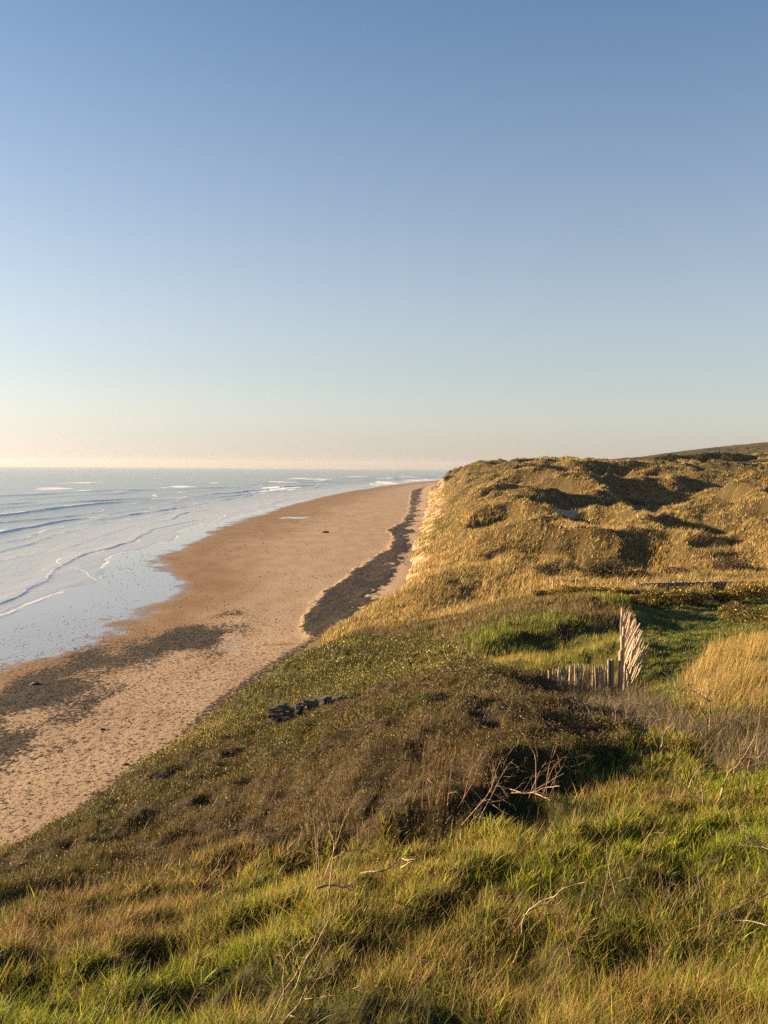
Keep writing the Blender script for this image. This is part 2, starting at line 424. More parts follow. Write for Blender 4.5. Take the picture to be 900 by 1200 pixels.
M_rock = simple_mat('beach_rock', (0.11, 0.075, 0.05), 0.85, (0.06, 0.045, 0.03), 4)
M_pebble = foliage_mat('shingle_stones', 0.0, 0.7, 0.3)
M_stem = simple_mat('shrub_stem', (0.12, 0.085, 0.055), 0.9)
M_cloth = simple_mat('dark_clothing', (0.03, 0.03, 0.04), 0.9)

# ------------------------------------------------------------------ terrain objects
def hill_object():
    u = np.linspace(-0.78, 0.72, 640); t = np.linspace(math.log(4.0), math.log(1500), 900)
    UU, TT = np.meshgrid(u, t); Y = np.exp(TT) - 15; X = UU * (Y + 15)
    z = zones(X, Y)
    Z = hill(X, Y, z) + lift(X, Y)
    B = beach_z(X, Y)
    sand = sand_mask(X, Y, Z)
    pal = np.array([(0.035, 0.036, 0.010), (0.07, 0.05, 0.018), (0.04, 0.028, 0.013), (0.035, 0.036, 0.010), (0.04, 0.028, 0.013),
                    (0.035, 0.042, 0.010), (0.028, 0.04, 0.008), (0.08, 0.06, 0.022), (0.035, 0.028, 0.014)])
    c = pal[z]
    c = c * (1 + 0.25 * fbm(X * 0.8, Y * 0.8, 3, 91))[..., None]
    keep = Z > B - 0.3 - 0.004 * Y
    global TG; TG = Z
    o = grid_mesh('dune_terrain', X, Y, Z, M_ground, {'sand': sand, 'Col': c}, keep)
    tag(o, kind='structure')

def sand_mask(X, Y, Z=None):
    w = X - Xtoe(Y)
    s = sstep(100, 125, Y) * (1 - sstep(3, 12 + Y * 0.01, w)) * (0.36 + 1.0 * fbm(X * 0.35, Y * 0.10, 3, 95))
    s2 = sstep(90, 130, Y) * sstep(0.42, 0.66, fbm(X * 0.09 + 9, Y * 0.05, 3, 97)) * 0.25
    s = np.maximum(s, s2)
    s = np.maximum(s, sstep(0.22, 0.5, blow(X, Y) + 0.15 * fbm(X * 0.3, Y * 0.2, 2, 99)) * 1.2)
    # bare foot close to the toe
    s = np.maximum(s, (1 - sstep(0.5 + 0.006 * Y, 3.0 + 0.018 * Y, w + 1.5 * fbm(X * 0.3, Y * 0.08, 3, 96))) * sstep(96, 120, Y) * 0.72)
    return np.clip(s, 0, 1)
hill_object()

# beach
def band(px0, X, Y):
    return 0
def beach_masks(X, Y, stones=False):
    wx = X - Xwet(Y); t = wx / (Xtoe(Y) - Xwet(Y)); tt = X - Xtoe(Y)
    nz = fbm(X * 0.08, Y * 0.035, 4, 101); nz2 = fbm(X * 0.25, Y * 0.12, 3, 103)
    wet = 1 - sstep(-7, 7, wx + 3 * nz + 2 * nz2)
    damp = 1 - sstep(0.10, 0.50 + 0.16 * sstep(180, 600, Y), t + 0.15 * nz)
    # broad dark shingle spread on the near beach
    c = np.interp(Y, [40, 60, 78, 95, 112, 120, 135], [-38, -31, -29, -27.5, -24, -20, -20]) + 4 * nz
    wd = np.interp(Y, [40, 60, 78, 95, 112, 120, 135], [5, 6.5, 8, 10, 11, 9, 6])
    peb = np.exp(-((X - c) / wd) ** 2) * (1 - sstep(110, 155, Y)) * (0.84 + 0.7 * nz2)
    peb = np.maximum(peb, 0.42 * (1 - sstep(0.5, 1.1, np.abs(t - 0.4))) * (1 - sstep(90, 170, Y)))
    peb = np.maximum(peb, 0.30 * (1 - sstep(160, 320, Y)) * np.clip(0.6 + nz * 1.6, 0, 1))
    wash = 0.26 * (1 - sstep(1, 7, np.abs(wx + 9 + 4 * nz))) * (1 - sstep(125, 230, Y))
    strip = (1 - sstep(0.6, 2.4, np.abs(tt + 0.8))) * sstep(46, 62, Y) * (1 - sstep(112, 120, Y))
    peb = np.maximum(peb, strip * 0.68)
    # dark shingle bank under the dunes
    l = np.interp(Y, [104, 110, 118, 125, 141, 168, 198, 228, 262, 300, 347, 426, 821, 1000], [-6, -9, -10.2, -10.2, -10.0, -7.4, -3.6, 1.0, 2.5, 1.0, 6.5, 10.2, 22, 40])
    r = np.interp(Y, [104, 110, 118, 125, 146, 182, 217, 270, 426, 821, 1000], [-6, -5, -3, -1.6, -0.9, 2.3, 4.6, 6.7, 14.6, 30, 40])
    e = 1.1 * fbm(X * 0.25, Y * 0.10, 4, 107) + 0.7 * fbm(X * 1.1, Y * 0.5, 3, 108)
    bank = sstep(-0.7, 1.0, X - l + e) * sstep(-1.2, 1.6, r - X + 3.0 * e)
    peb = np.maximum(peb, bank * (1.0 - 0.3 * sstep(230, 420, Y)))
    wr = bank * sstep(-0.1, 0.35, (X - l) / np.maximum(r - l, 1) - 0.52 + 0.9 * fbm(X * 0.22, Y * 0.1, 4, 109)) * 0.9
    # tide pools
    def pool(px, py, Yc, a, b):
        q = at(px, py, Yc); return np.exp(-(((X - q[0]) / a) ** 2 + ((Y - q[1]) / b) ** 2) * 1.0)
    z0 = 105.0
    pu = sstep(0.45, 0.6, pool(272, 764, 105.5, 2.9, 0.55) + 0.12 * nz2)
    pu = np.maximum(pu, sstep(0.45, 0.7, pool(345, 607, 385, 9, 9) + 0.35 * nz2))
    dk = 0.9 * sstep(0.3, 0.8, pool(330, 612, 355, 11, 18)) ; damp = np.maximum(damp, dk)
    damp = np.maximum(damp, 0.85 * sstep(0.35, 0.8, pool(325, 762, 105.8, 3.2, 1.0)))
    if stones: peb = np.maximum(peb, wash)
    return wet, np.clip(damp, 0, 1), np.clip(peb, 0, 1), np.clip(wr, 0, 1), pu, bank

def beach_object():
    Y = np.exp(np.linspace(math.log(12), math.log(6000), 900)) - 0; s = np.linspace(0, 1, 520)
    a = Xwet(Y) - 30 - Y * 0.03; b = Xtoe(Y) + 14 + Y * 0.02
    X = a[:, None] + (b - a)[:, None] * s[None]; YY = np.repeat(Y[:, None], len(s), 1)
    wet, damp, peb, wr, pu, bank = beach_masks(X, YY)
    Z = beach_z(X, YY) + 0.25 * bank * sstep(60, 120, YY) * (0.7 + 0.4 * fbm(X * 0.3, YY * 0.2, 2, 5)) + 0.03 * peb * fbm(X * 2, YY * 1.5, 2, 8)
    o = grid_mesh('beach', X, YY, Z, M_beach, dict(wet=wet, damp=damp, pebble=peb, wrack=wr, puddle=pu))
    tag(o, kind='structure')
beach_object()
def bz(X, Y):
    *_, bank = beach_masks(X, Y)
    return beach_z(X, Y) + 0.25 * bank * sstep(60, 120, Y) * (0.7 + 0.4 * fbm(X * 0.3, Y * 0.2, 2, 5))

# ------------------------------------------------------------------ sea
def sea_object():
    v = np.exp(np.linspace(math.log(30), math.log(15000), 1100))
    Y = v
    # across-shore parameter: dense near the edge
    q = np.linspace(0, 1, 560)
    s = 18 - (np.exp(q * 5.2) - 1) / (math.exp(5.2) - 1)            # 0..1 profile
    prof = (np.exp(q * 4.2) - 1) / (math.exp(4.2) - 1)
    width = 330 + 1.2 * Y
    X = (Xwet(Y) + 6)[:, None] - prof[None] * width[:, None]; YY = np.repeat(Y[:, None], len(q), 1)
    w = X - Xwet(Y)[:, None]
    # swash edge with scallops
    yy = Y
    edge = -21 - 9 * sstep(260, 120, yy) * 0 + 3.5 * vnoise(yy * 0.033, yy * 0, 201) + 5.0 * np.abs(vnoise(yy * 0.017, yy * 0, 203)) - 6 * sstep(300, 700, yy) * 0
    edge = np.interp(yy, [30, 100, 140, 185, 238, 260, 330, 430, 600, 930, 6000], [-20, -20, -21, -14, -10, -9, -10, -8, -6, -4, -3]) + 2.2 * vnoise(yy * 0.045, yy * 0, 201) + 2.5 * np.abs(vnoise(yy * 0.024, yy * 0, 203)) + 0.5 * vnoise(yy * 0.2, yy * 0, 204)
    e = w - edge[:, None]                                   # >0 land side
    e = e + 0.25 * fbm(X * 0.6, YY * 0.4, 2, 205)
    B = beach_z(X, YY)
    inside = np.clip(-e * 0.05, -0.4, 0.07)
    zsh = B + inside
    deepw = sstep(2, 45, -e)
    Z = zsh * (1 - deepw) + (-0.12) * deepw
    foam = np.zeros_like(X); back = np.zeros_like(X)
    foam += (0.72 + 0.35 * vnoise(YY * 0.09, YY * 0, 207)) * np.exp(-((e + 0.45) / 0.5) ** 2) * (e < 0.3)                       # lace at the edge
    # wave fronts: offsets seaward of the swash edge
    def front(off, amp, w0, seed, fo, brk=0.0, wob=6.0, y0=0, y1=1e9, lenf=0.010):
        nonlocal Z, foam, back
        c = edge[:, None] * 0.4 - 8 - off + wob * fbm(YY * lenf, YY * 0 + seed, 2, seed) * (1 + YY / 900) + 0.8 * vnoise(YY * 0.08, YY * 0, seed + 3)
        d = w - c                                               # >0: shoreward of the crest
        a = sstep(y0, y0 * 1.25 + 1, YY) * (1 - sstep(y1 * 0.75, y1, YY)) * np.clip(0.55 + 1.1 * vnoise(YY * 0.012 + seed, YY * 0, seed + 5), 0.42, 1)
        prof = np.where(d > 0, np.exp(-(d / w0) ** 2), np.exp(-(d / (w0 * 4.5)) ** 2))
        Z = Z + amp * a * prof
        ff = np.clip(0.8 + 0.8 * vnoise(YY * 0.05, YY * 0, seed + 7), 0, 1)
        foam = np.maximum(foam, 1.7 * fo * ff * np.exp(-((d - w0 * 0.6) / (w0 * 0.75)) ** 2) * np.clip(a * 1.5, 0, 1))
        if brk:
            bb = sstep(0.2, 0.6, vnoise(YY * 0.022 + 3.3 * seed, YY * 0, seed + 11))
            foam = np.maximum(foam, brk * bb * np.where(d > 0, np.exp(-((d - 0.8) / 1.3) ** 2), np.exp(-(d / 2.5) ** 2)))
            back = np.maximum(back, bb * np.exp(-((d - 0.3) / 1.2) ** 2) * a)
    front(9, 0.16, 0.5, 11, 0.85, wob=4)
    front(4, 0.08, 0.4, 13, 0.8, wob=6, lenf=0.03)
    front(28, 0.14, 0.5, 19, 0.8, wob=7, lenf=0.014)
    front(20, 0.2, 0.55, 17, 0.85, wob=5, lenf=0.02)
    front(38, 0.22, 0.8, 23, 0.85, wob=7)
    front(47, 0.2, 0.8, 25, 0.7, wob=6, lenf=0.02)
    front(58, 0.45, 1.1, 29, 1.0, 0.8, wob=8, y0=60)
    front(70, 0.3, 1.2, 33, 0.6, 0.5, wob=8, y0=60)
    front(84, 0.7, 1.8, 37, 0.5, 0.9, wob=10, y0=60)
    front(108, 0.75, 2.6, 41, 0.0, 0.8, wob=14)
    front(140, 0.8, 3.5, 47, 0.0, 0.4, wob=18)
    front(185, 0.8, 4.5, 53, 0.0, 0, wob=20)
    foam = np.maximum(foam, 0.42 * sstep(0.12, 0.4, 0.5 - 7.0 * np.abs(fbm(w * 0.10, YY * 0.018, 3, 70)) + 0.25 * fbm(w * 0.03, YY * 0.02, 2, 72) - 0.1) * (e < -2) * (1 - sstep(70, 130, -e)) * sstep(-90, -10, e))
    # far white horses
    far = sstep(500, 900, YY) * (1 - sstep(2500, 5000, YY))
    wh = fbm(X * 0.02, YY * 0.006, 3, 60)
    foam = np.maximum(foam, far * sstep(0.42, 0.55, wh) * 0.8 * (1 - sstep(300, 700, -e)))
    # swell
    sw = deepw * (0.16 * fbm(w * 0.06, YY * 0.012, 3, 64) + 0.07 * fbm(w * 0.3, YY * 0.08, 2, 66) * (1 - sstep(500, 1500, YY)))
    Z = Z + sw
    shal = 1 - sstep(8, 75, -e)
    keep = e < 4
    o = grid_mesh('sea', X, YY, Z, M_sea, dict(foam=np.clip(foam, 0, 1), shallow=shal, backlit=np.clip(back, 0, 1)), keep)
    tag(o, kind='structure')
    # open sea on either side, out to the horizon
    return
sea_object()
def far_sea():
    xs = [-90000, 60000]
    V = np.array([(-21000, -3000, -0.7), (15500, -3000, -0.7), (15500, 15500, -0.7), (-21000, 15500, -0.7)], float)
    o = np_mesh('open_sea', V, [0, 1, 2, 3], [4], M_sea, dict(foam=np.zeros(4), shallow=np.zeros(4), backlit=np.zeros(4)))
    tag(o, kind='structure')
far_sea()

# ------------------------------------------------------------------ blades and leaves
def sample(nn, y0, y1, u0=-0.62, u1=0.60, power=0.0):
    u = rng.uniform(u0, u1, nn); Y = np.exp(rng.uniform(math.log(y0), math.log(y1), nn))
    return u * Y, Y

def blades(name, X, Y, Z, h, w, lean, col, mat, seg=2, spread=0.35, tipcol=None, droop=0.0, finish=True):
    n = len(X)
    ang = rng.uniform(0, 2 * np.pi, n)
    wd = np.stack([np.cos(ang), np.sin(ang), np.zeros(n)], -1)
    la = rng.uniform(0, 2 * np.pi, n); lm = np.abs(rng.normal(0, spread, n))
    L = np.stack([np.cos(la) * lm + lean[0], np.sin(la) * lm + lean[1], np.ones(n)], -1)
    L /= np.linalg.norm(L, axis=1)[:, None]
    P0 = np.stack([X, Y, Z], -1)
    nv = 2 * seg + 1
    V = np.empty((n, nv, 3)); C = np.empty((n, nv, 3))
    tipcol = col if tipcol is None else tipcol
    hz = np.stack([L[:, 0], L[:, 1], np.zeros(n)], -1)
    for k in range(seg + 1):
        t = k / seg
        c = P0 + L * (h * t)[:, None] + hz * (h * droop * t * t)[:, None] - np.array([0, 0, 1]) * (h * droop * 0.35 * t * t)[:, None]
        cc = col * (1 - t) + tipcol * t
        if k < seg:
            ww = (w * (1 - 0.55 * t))[:, None] * 0.5
            V[:, 2*k] = c - wd * ww; V[:, 2*k+1] = c + wd * ww; C[:, 2*k] = cc; C[:, 2*k+1] = cc
        else:
            V[:, 2*k] = c; C[:, 2*k] = cc
    base = (np.arange(n) * nv)[:, None]
    quads = [base + np.array([2*k, 2*k+1, 2*k+3, 2*k+2]) for k in range(seg - 1)]
    tri = base + np.array([2*seg-2, 2*seg-1, 2*seg])
    fi = np.concatenate([q for q in quads] + [tri], 1).ravel()
    lt = np.tile(np.array([4] * (seg - 1) + [3]), n)
    return (V.reshape(-1, 3), fi, lt, C.reshape(-1, 3))

def leaves(P, size, col, aspect=0.45, upbias=0.3):
    n = len(P)
    a = rng.normal(size=(n, 3)); a[:, 2] += upbias; a /= np.linalg.norm(a, axis=1)[:, None]
    b = np.cross(a, rng.normal(size=(n, 3))); b /= np.linalg.norm(b, axis=1)[:, None]
    s = size[:, None]
    V = np.stack([P - a * s * 0.5, P + b * s * aspect * 0.5, P + a * s * 0.5, P - b * s * aspect * 0.5], 1)
    fi = np.arange(n * 4); lt = np.full(n, 4)
    return V.reshape(-1, 3), fi, lt, np.repeat(col, 4, 0)

def build(name, chunks, mat, parent=None):
    V = []; Fi = []; Lt = []; Cc = []; off = 0
    for v, fi, lt, c in chunks:
        V.append(v); Fi.append(fi + off); Lt.append(lt); Cc.append(c); off += len(v)
    return np_mesh(name, np.concatenate(V), np.concatenate(Fi), np.concatenate(Lt), mat, {'Col': np.concatenate(Cc)}, parent=parent)

def pick(pal, n, jit=0.18, wts=None):
    pal = np.array(pal); i = rng.choice(len(pal), n, p=wts)
    return np.clip(pal[i] * (1 + rng.normal(0, jit, (n, 1))) * (1 + rng.normal(0, 0.06, (n, 3))), 0.004, 1)

def surf(X, Y):
    # height of the terrain mesh itself
    nr, nc = TG.shape
    u = np.clip((X / (Y + 15) + 0.78) / 1.50 * (nc - 1), 0, nc - 1.001)
    t = np.clip((np.log(Y + 15) - math.log(4.0)) / (math.log(1500) - math.log(4.0)) * (nr - 1), 0, nr - 1.001)
    i = u.astype(int); j = t.astype(int); a = u - i; b = t - j
    return (TG[j, i] * (1 - a) + TG[j, i+1] * a) * (1 - b) + (TG[j+1, i] * (1 - a) + TG[j+1, i+1] * a) * b
GREEN = [(0.14, 0.205, 0.009), (0.23, 0.27, 0.011), (0.075, 0.12, 0.007), (0.31, 0.29, 0.02)]
STRAW = [(0.32, 0.225, 0.062), (0.42, 0.29, 0.09), (0.23, 0.16, 0.042), (0.28, 0.17, 0.06)]
OLIVE = [(0.07, 0.068, 0.010), (0.10, 0.09, 0.013), (0.04, 0.042, 0.008)]
BROWN = [(0.115, 0.074, 0.030), (0.185, 0.122, 0.050), (0.065, 0.044, 0.018), (0.145, 0.108, 0.036)]
YLEAF = [(0.17, 0.15, 0.018), (0.26, 0.22, 0.04), (0.08, 0.085, 0.01)]

def near_grass():
    # tussocks: blades fan out from many centres
    cx, cy = sample(15000, 3.6, 34); c2 = sample(15000, 8.5, 34); cx = np.concatenate([cx, c2[0]]); cy = np.concatenate([cy, c2[1]])
    cz = zones(cx, cy); keep = (cz == 0) & (cx > -16) & (rng.random(len(cx)) < 0.45 + 1.0 * fbm(cx * 0.8, cy * 0.8, 3, 301))
    cx, cy = cx[keep], cy[keep]; m = len(cx); bl = 26
    strawness = sstep(-0.45, 0.5, fbm(cx * 0.55, cy * 0.55, 3, 303) + rng.normal(0, 0.16, m))
    side = sstep(0.4, -3.0, cx) * sstep(8, 11, cy)
    strawness = np.clip(strawness * 0.8 + 0.3 * side, 0.05, 0.9)
    heath = sstep(-0.08, -0.24, cx / cy) * sstep(7.4, 9.5, cy) * sstep(-0.5, 0.2, fbm(cx * 0.6, cy * 0.6, 2, 305) + 0.25)
    strawness = np.clip(strawness + 0.35 * heath, 0, 0.92)
    ht = np.repeat(rng.uniform(0.11, 0.27, m) * (0.9 + 0.5 * strawness), bl)
    rad = np.repeat(rng.uniform(0.05, 0.15, m) * (1 + cy * 0.02), bl)
    ox = rng.normal(0, 1, m * bl); oy = rng.normal(0, 1, m * bl)
    X = np.repeat(cx, bl) + ox * rad; Y = np.repeat(cy, bl) + oy * rad; n = len(X); Z = surf(X, Y) - 0.02
    s = rng.random(n) < np.repeat(strawness, bl)
    tone = np.repeat(rng.uniform(0.7, 1.3, m), bl)[:, None]
    col = np.where(s[:, None], pick(STRAW, n, 0.25), pick(GREEN, n, 0.25)) * tone
    hb = (rng.random(n) < np.repeat(heath, bl) * 0.65)[:, None]
    col = np.where(hb, pick(BROWN, n, 0.25) * 1.25, col)
    w = np.where(s, 0.0044, 0.0072) * np.maximum(Y / 8, 0.7) * rng.uniform(0.6, 1.4, n)
    h = ht * rng.uniform(0.5, 1.25, n)
    # outward lean plus a light sea wind
    P = blades('g', X, Y, Z, h, w, (0.17 + ox * 0.22, oy * 0.22), np.clip(col, 0.01, 1), M_grass, 3, 0.42, None, 0.45)
    X, Y = sample(240000, 3.6, 34); c2 = sample(330000, 8.5, 34); X = np.concatenate([X, c2[0]]); Y = np.concatenate([Y, c2[1]]); z = zones(X, Y); k = (z == 0) & (X > -16); X, Y = X[k], Y[k]; n = len(X)
    c = pick(GREEN + STRAW[2:3] + OLIVE + [(0.16, 0.11, 0.06)], n, 0.25) * 0.5  # low blades at half tone: shade between tussocks put into their colour
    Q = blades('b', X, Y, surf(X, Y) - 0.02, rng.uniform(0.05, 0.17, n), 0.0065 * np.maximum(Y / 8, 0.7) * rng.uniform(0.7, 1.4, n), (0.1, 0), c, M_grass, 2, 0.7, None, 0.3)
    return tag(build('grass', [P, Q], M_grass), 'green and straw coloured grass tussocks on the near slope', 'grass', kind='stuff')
near_grass()

def seed_stalks():
    # pale dry stalks standing above the grass and brush
    X, Y = sample(15000, 4.5, 34)
    z = zones(X, Y); m = np.isin(z, (0, 2, 8)) & (rng.random(len(X)) < np.where(z == 2, 0.12, 0.30 + 0.6 * sstep(0.0, 0.2, X / Y))) & (fbm(X * 0.6, Y * 0.6, 2, 311) > -0.15)
    X, Y = X[m], Y[m]; n = len(X); Z = surf(X, Y)
    h = rng.uniform(0.16, 0.42, n); w = 0.0042 * np.maximum(Y / 8, 0.8) * rng.uniform(0.7, 1.2, n)
    c = pick([(0.36, 0.26, 0.12), (0.27, 0.18, 0.085), (0.19, 0.125, 0.06)], n)
    ch = [blades('s', X, Y, Z, h, w, (0.35, 0), c, M_grass, 3, 0.30, None, 0.25)]
    # seed heads
    return tag(build('dry_stalks', ch, M_grass), 'thin pale dry stalks standing above the near grass', 'dry stalks', kind='stuff')
seed_stalks()

def straw_clump():
    X, Y = sample(80000, 16, 44, 0.25, 0.62)
    z = zones(X, Y); m = (z == 7) & (rng.random(len(X)) < 0.55 + 1.2 * fbm(X * 1.1, Y * 0.9, 2, 317)); X, Y = X[m], Y[m]; n = len(X); Z = surf(X, Y)
    h = rng.uniform(0.3, 0.8, n) * (1 + 0.5 * fbm(X * 0.8, Y * 0.7, 2, 318)); w = 0.009 * (Y / 25) * rng.uniform(0.7, 1.3, n)
    c = pick(STRAW + [(0.38, 0.27, 0.08), (0.16, 0.15, 0.03)], n)
    ch = [blades('s', X, Y, Z, h, w, (0.22, 0), c, M_marram, 3, 0.3, None, 0.3)]
    return tag(build('tall_straw_grass', ch, M_marram), 'tall pale straw grass on the bank right of the fence', 'grass', kind='stuff')
straw_clump()

def green_grass():
    X, Y = sample(190000, 26, 98, -0.1, 0.62)
    z = zones(X, Y); m = np.isin(z, (5, 6, 0)) & (Y > 24); z = z[m]; X, Y = X[m], Y[m]; n = len(X); Z = surf(X, Y)
    st = rng.random(n) < np.where(z == 5, 0.35, 0.10) + 0.3 * sstep(0.1, 0.5, fbm(X * 0.4, Y * 0.3, 2, 321))
    c = np.where(st[:, None], pick(STRAW, n), pick(GREEN, n) * 0.8)
    h = rng.uniform(0.10, 0.26, n) * np.where(z == 6, 0.8, 1.5); w = 0.012 * (Y / 35) * rng.uniform(0.7, 1.4, n)
    ch = [blades('s', X, Y, Z - 0.02, h, w, (0.2, 0), c, M_grass, 2, 0.45)]
    return tag(build('short_green_grass', ch, M_grass), 'short green grass in the hollow and path behind the fence', 'grass', kind='stuff')
green_grass()

def brush():
    # low woody scrub: fine upright twigs plus small leaves
    ch = []
    X, Y = sample(850000, 8, 60)
    z = zones(X, Y); m = (z == 2); X, Y = X[m], Y[m]; n = len(X); Z = surf(X, Y)
    cl = fbm(X * 1.6, Y * 1.2, 3, 335); leafy = fbm(X * 0.35, Y * 0.25, 3, 331)
    h = rng.uniform(0.07, 0.18, n) * (1.05 + 1.1 * np.clip(cl, -0.35, 0.8)); w = 0.0075 * (Y / 16) * rng.uniform(0.6, 1.4, n)
    c = np.where((rng.random(n) < 0.10 + 0.8 * sstep(0.12, 0.45, leafy) + 0.35 * sstep(-2.5, -6, X))[:, None], pick(OLIVE + GREEN[2:3], n, 0.2), pick(BROWN, n, 0.2)) * (0.85 + 0.6 * cl)[:, None]
    ch.append(blades('t', X, Y, Z - 0.04, h, w, (0.08, 0), c, M_leaf, 2, 0.42))
    X, Y = sample(650000, 8, 60)
    z = zones(X, Y); lf = fbm(X * 0.35, Y * 0.25, 3, 331); cl = fbm(X * 1.6, Y * 1.2, 3, 335)
    m = (z == 2) & (rng.random(len(X)) < 0.40 + 0.8 * sstep(-0.2, 0.3, lf)); X, Y, lf, cl = X[m], Y[m], lf[m], cl[m]; n = len(X); Z = surf(X, Y)
    P = np.stack([X, Y, Z + rng.uniform(0.0, 1.0, n) * (0.16 + 0.14 * cl)], -1)
    c = np.where((rng.random(n) < 0.06 + 0.35 * sstep(0.0, 0.4, lf) + 0.2 * sstep(-1.5, -5, X))[:, None], pick(YLEAF + OLIVE, n, 0.25), pick(OLIVE[2:] + BROWN, n, 0.3)) * 0.85
    ch.append(leaves(P, 0.036 * (Y / 16) * rng.uniform(0.5, 1.4, n), c))
    return tag(build('brown_scrub', ch, M_leaf), 'low dark brown and olive woody scrub covering the slope', 'scrub', kind='stuff')
brush()

def brush_far():
    ch = []
    X, Y = sample(220000, 36, 98, -0.15, 0.5)
    z = zones(X, Y); m = (z == 4); X, Y = X[m], Y[m]; n = len(X); Z = surf(X, Y)
    grn = fbm(X * 0.12, Y * 0.1, 3, 341)
    c = np.where((grn + rng.normal(0, 0.12, n) > 0.2)[:, None], pick(GREEN + OLIVE, n), pick(BROWN + STRAW[:1] + OLIVE[:1], n))
    ch.append(blades('t', X, Y, Z - 0.05, rng.uniform(0.2, 0.5, n), 0.018 * (Y / 50) * rng.uniform(0.7, 1.4, n), (0.12, 0), c, M_leaf, 2, 0.45))
    return tag(build('heath_scrub', ch, M_leaf), 'mixed brown heath and green scrub on the mound beyond the fence', 'scrub', kind='stuff')
brush_far()

def ice():
    ch = []
    X, Y = sample(360000, 14, 90, -0.5, 0.2)
    z = zones(X, Y); m = (z == 3); X, Y = X[m], Y[m]; n = len(X); Z = surf(X, Y)
    k = fbm(X * 0.3, Y * 0.22, 3, 351)
    P = np.stack([X, Y, Z + rng.uniform(0.0, 0.22, n)], -1)
    br = rng.random(n) < 0.04 + 0.22 * sstep(0.0, 0.35, k)  # share of leaves coloured as sunlit glints, gathered in drifts
    c = np.where(br[:, None], pick([(0.42, 0.37, 0.12), (0.34, 0.31, 0.07)], n), pick(YLEAF[:1] + OLIVE + OLIVE + BROWN[:1] + BROWN[2:3] + GREEN[2:3], n, 0.35))
    ch.append(leaves(P, 0.075 * (Y / 40) * rng.uniform(0.6, 1.5, n), c, 0.5, 0.8))
    m = rng.random(n) < 0.6
    X, Y, Z = X[m], Y[m], Z[m]; n = len(X)
    ch.append(blades('t', X, Y, Z - 0.03, rng.uniform(0.1, 0.35, n), 0.013 * (Y / 40) * rng.uniform(0.7, 1.4, n), (0.1, 0), pick(OLIVE + STRAW[:2] + BROWN[:1], n), M_leaf, 2, 0.4))
    for q in ((212, 878, 38.0), (238, 862, 41.0), (196, 900, 36.0)):
        c0 = at(*q); k = 110
        X = c0[0] + rng.normal(0, 0.55, k); Y = c0[1] + rng.normal(0, 1.2, k)
        ch.append(blades('t', X, Y, surf(X, Y) - 0.05, rng.uniform(0.5, 1.25, k), np.full(k, 0.016), (0.25, 0), pick([(0.42, 0.29, 0.11), (0.34, 0.22, 0.08)], k), M_leaf, 3, 0.25, None, 0.2))
    return tag(build('ground_cover', ch, M_leaf), 'yellow green fleshy leaved ground cover on the seaward bank', 'ground cover', kind='stuff')
ice()

def twig_thicket():
    X, Y = sample(60000, 13, 40, 0.12, 0.62)
    z = zones(X, Y); m = (z == 8); X, Y = X[m], Y[m]; n = len(X); Z = surf(X, Y)
    c = pick([(0.15, 0.11, 0.075), (0.21, 0.16, 0.10), (0.08, 0.065, 0.03), (0.19, 0.13, 0.06), (0.08, 0.085, 0.02)], n)
    ch = [blades('t', X, Y, Z - 0.03, rng.uniform(0.25, 0.65, n), 0.008 * (Y / 24) * rng.uniform(0.6, 1.3, n), (0.1, 0), c, M_leaf, 3, 0.6, None, 0.2)]
    return tag(build('twig_thicket', ch, M_leaf), 'grey brown leafless twigs tangled in front of the paling fence', 'thicket', kind='stuff')
twig_thicket()

def marram():
    # tufts of marram: every tuft is several wide blades
    X, Y = sample(90000, 70, 900, -0.06, 0.55)
    w_ = X - Xtoe(Y)
    Z = surf(X, Y); s = sand_mask(X, Y)
    z = zones(X, Y)
    clump = fbm(X * 0.35, Y * 0.2, 3, 361)
    k = (z == 1) & (Z > beach_z(X, Y)) & (w_ > 0.25) & (rng.random(len(X)) < np.clip(1.15 - 0.92 * s + 0.45 * clump, 0.03, 1))
    X, Y = X[k], Y[k]; n0 = len(X)
    bl = 9
    hgt = np.repeat(rng.uniform(0.45, 1.1, n0) * (0.9 + 0.8 * clump[k]) * (1 + sstep(200, 800, Y) * 0.6), bl)
    base = pick([(0.33, 0.225, 0.07), (0.41, 0.28, 0.09), (0.25, 0.175, 0.05), (0.18, 0.15, 0.035), (0.34, 0.215, 0.075)], n0, 0.2) * 1.1
    gr = (fbm(X * 0.02, Y * 0.012, 2, 363) > 0.28) & (Y > 170)
    base = np.where(gr[:, None], base * np.array([0.72, 0.8, 0.65]), base)
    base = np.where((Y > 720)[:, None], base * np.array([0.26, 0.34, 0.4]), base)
    rr = np.repeat(0.16 + Y * 0.0012, bl)
    Xb = np.repeat(X, bl) + rng.normal(0, 1, n0 * bl) * rr; Yb = np.repeat(Y, bl) + rng.normal(0, 1, n0 * bl) * rr
    Zb = surf(Xb, Yb)
    base = base * np.array([0.94, 0.96, 1.05]); c = np.repeat(base, bl, 0) * (1 + rng.normal(0, 0.12, (n0 * bl, 1)))
    h = hgt * rng.uniform(0.6, 1.15, n0 * bl); w = (0.03 + 0.00042 * Yb) * rng.uniform(0.7, 1.3, n0 * bl)
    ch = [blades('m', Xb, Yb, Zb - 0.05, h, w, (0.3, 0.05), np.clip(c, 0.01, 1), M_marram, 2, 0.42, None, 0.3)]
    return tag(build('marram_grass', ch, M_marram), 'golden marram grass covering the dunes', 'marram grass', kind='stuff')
marram()

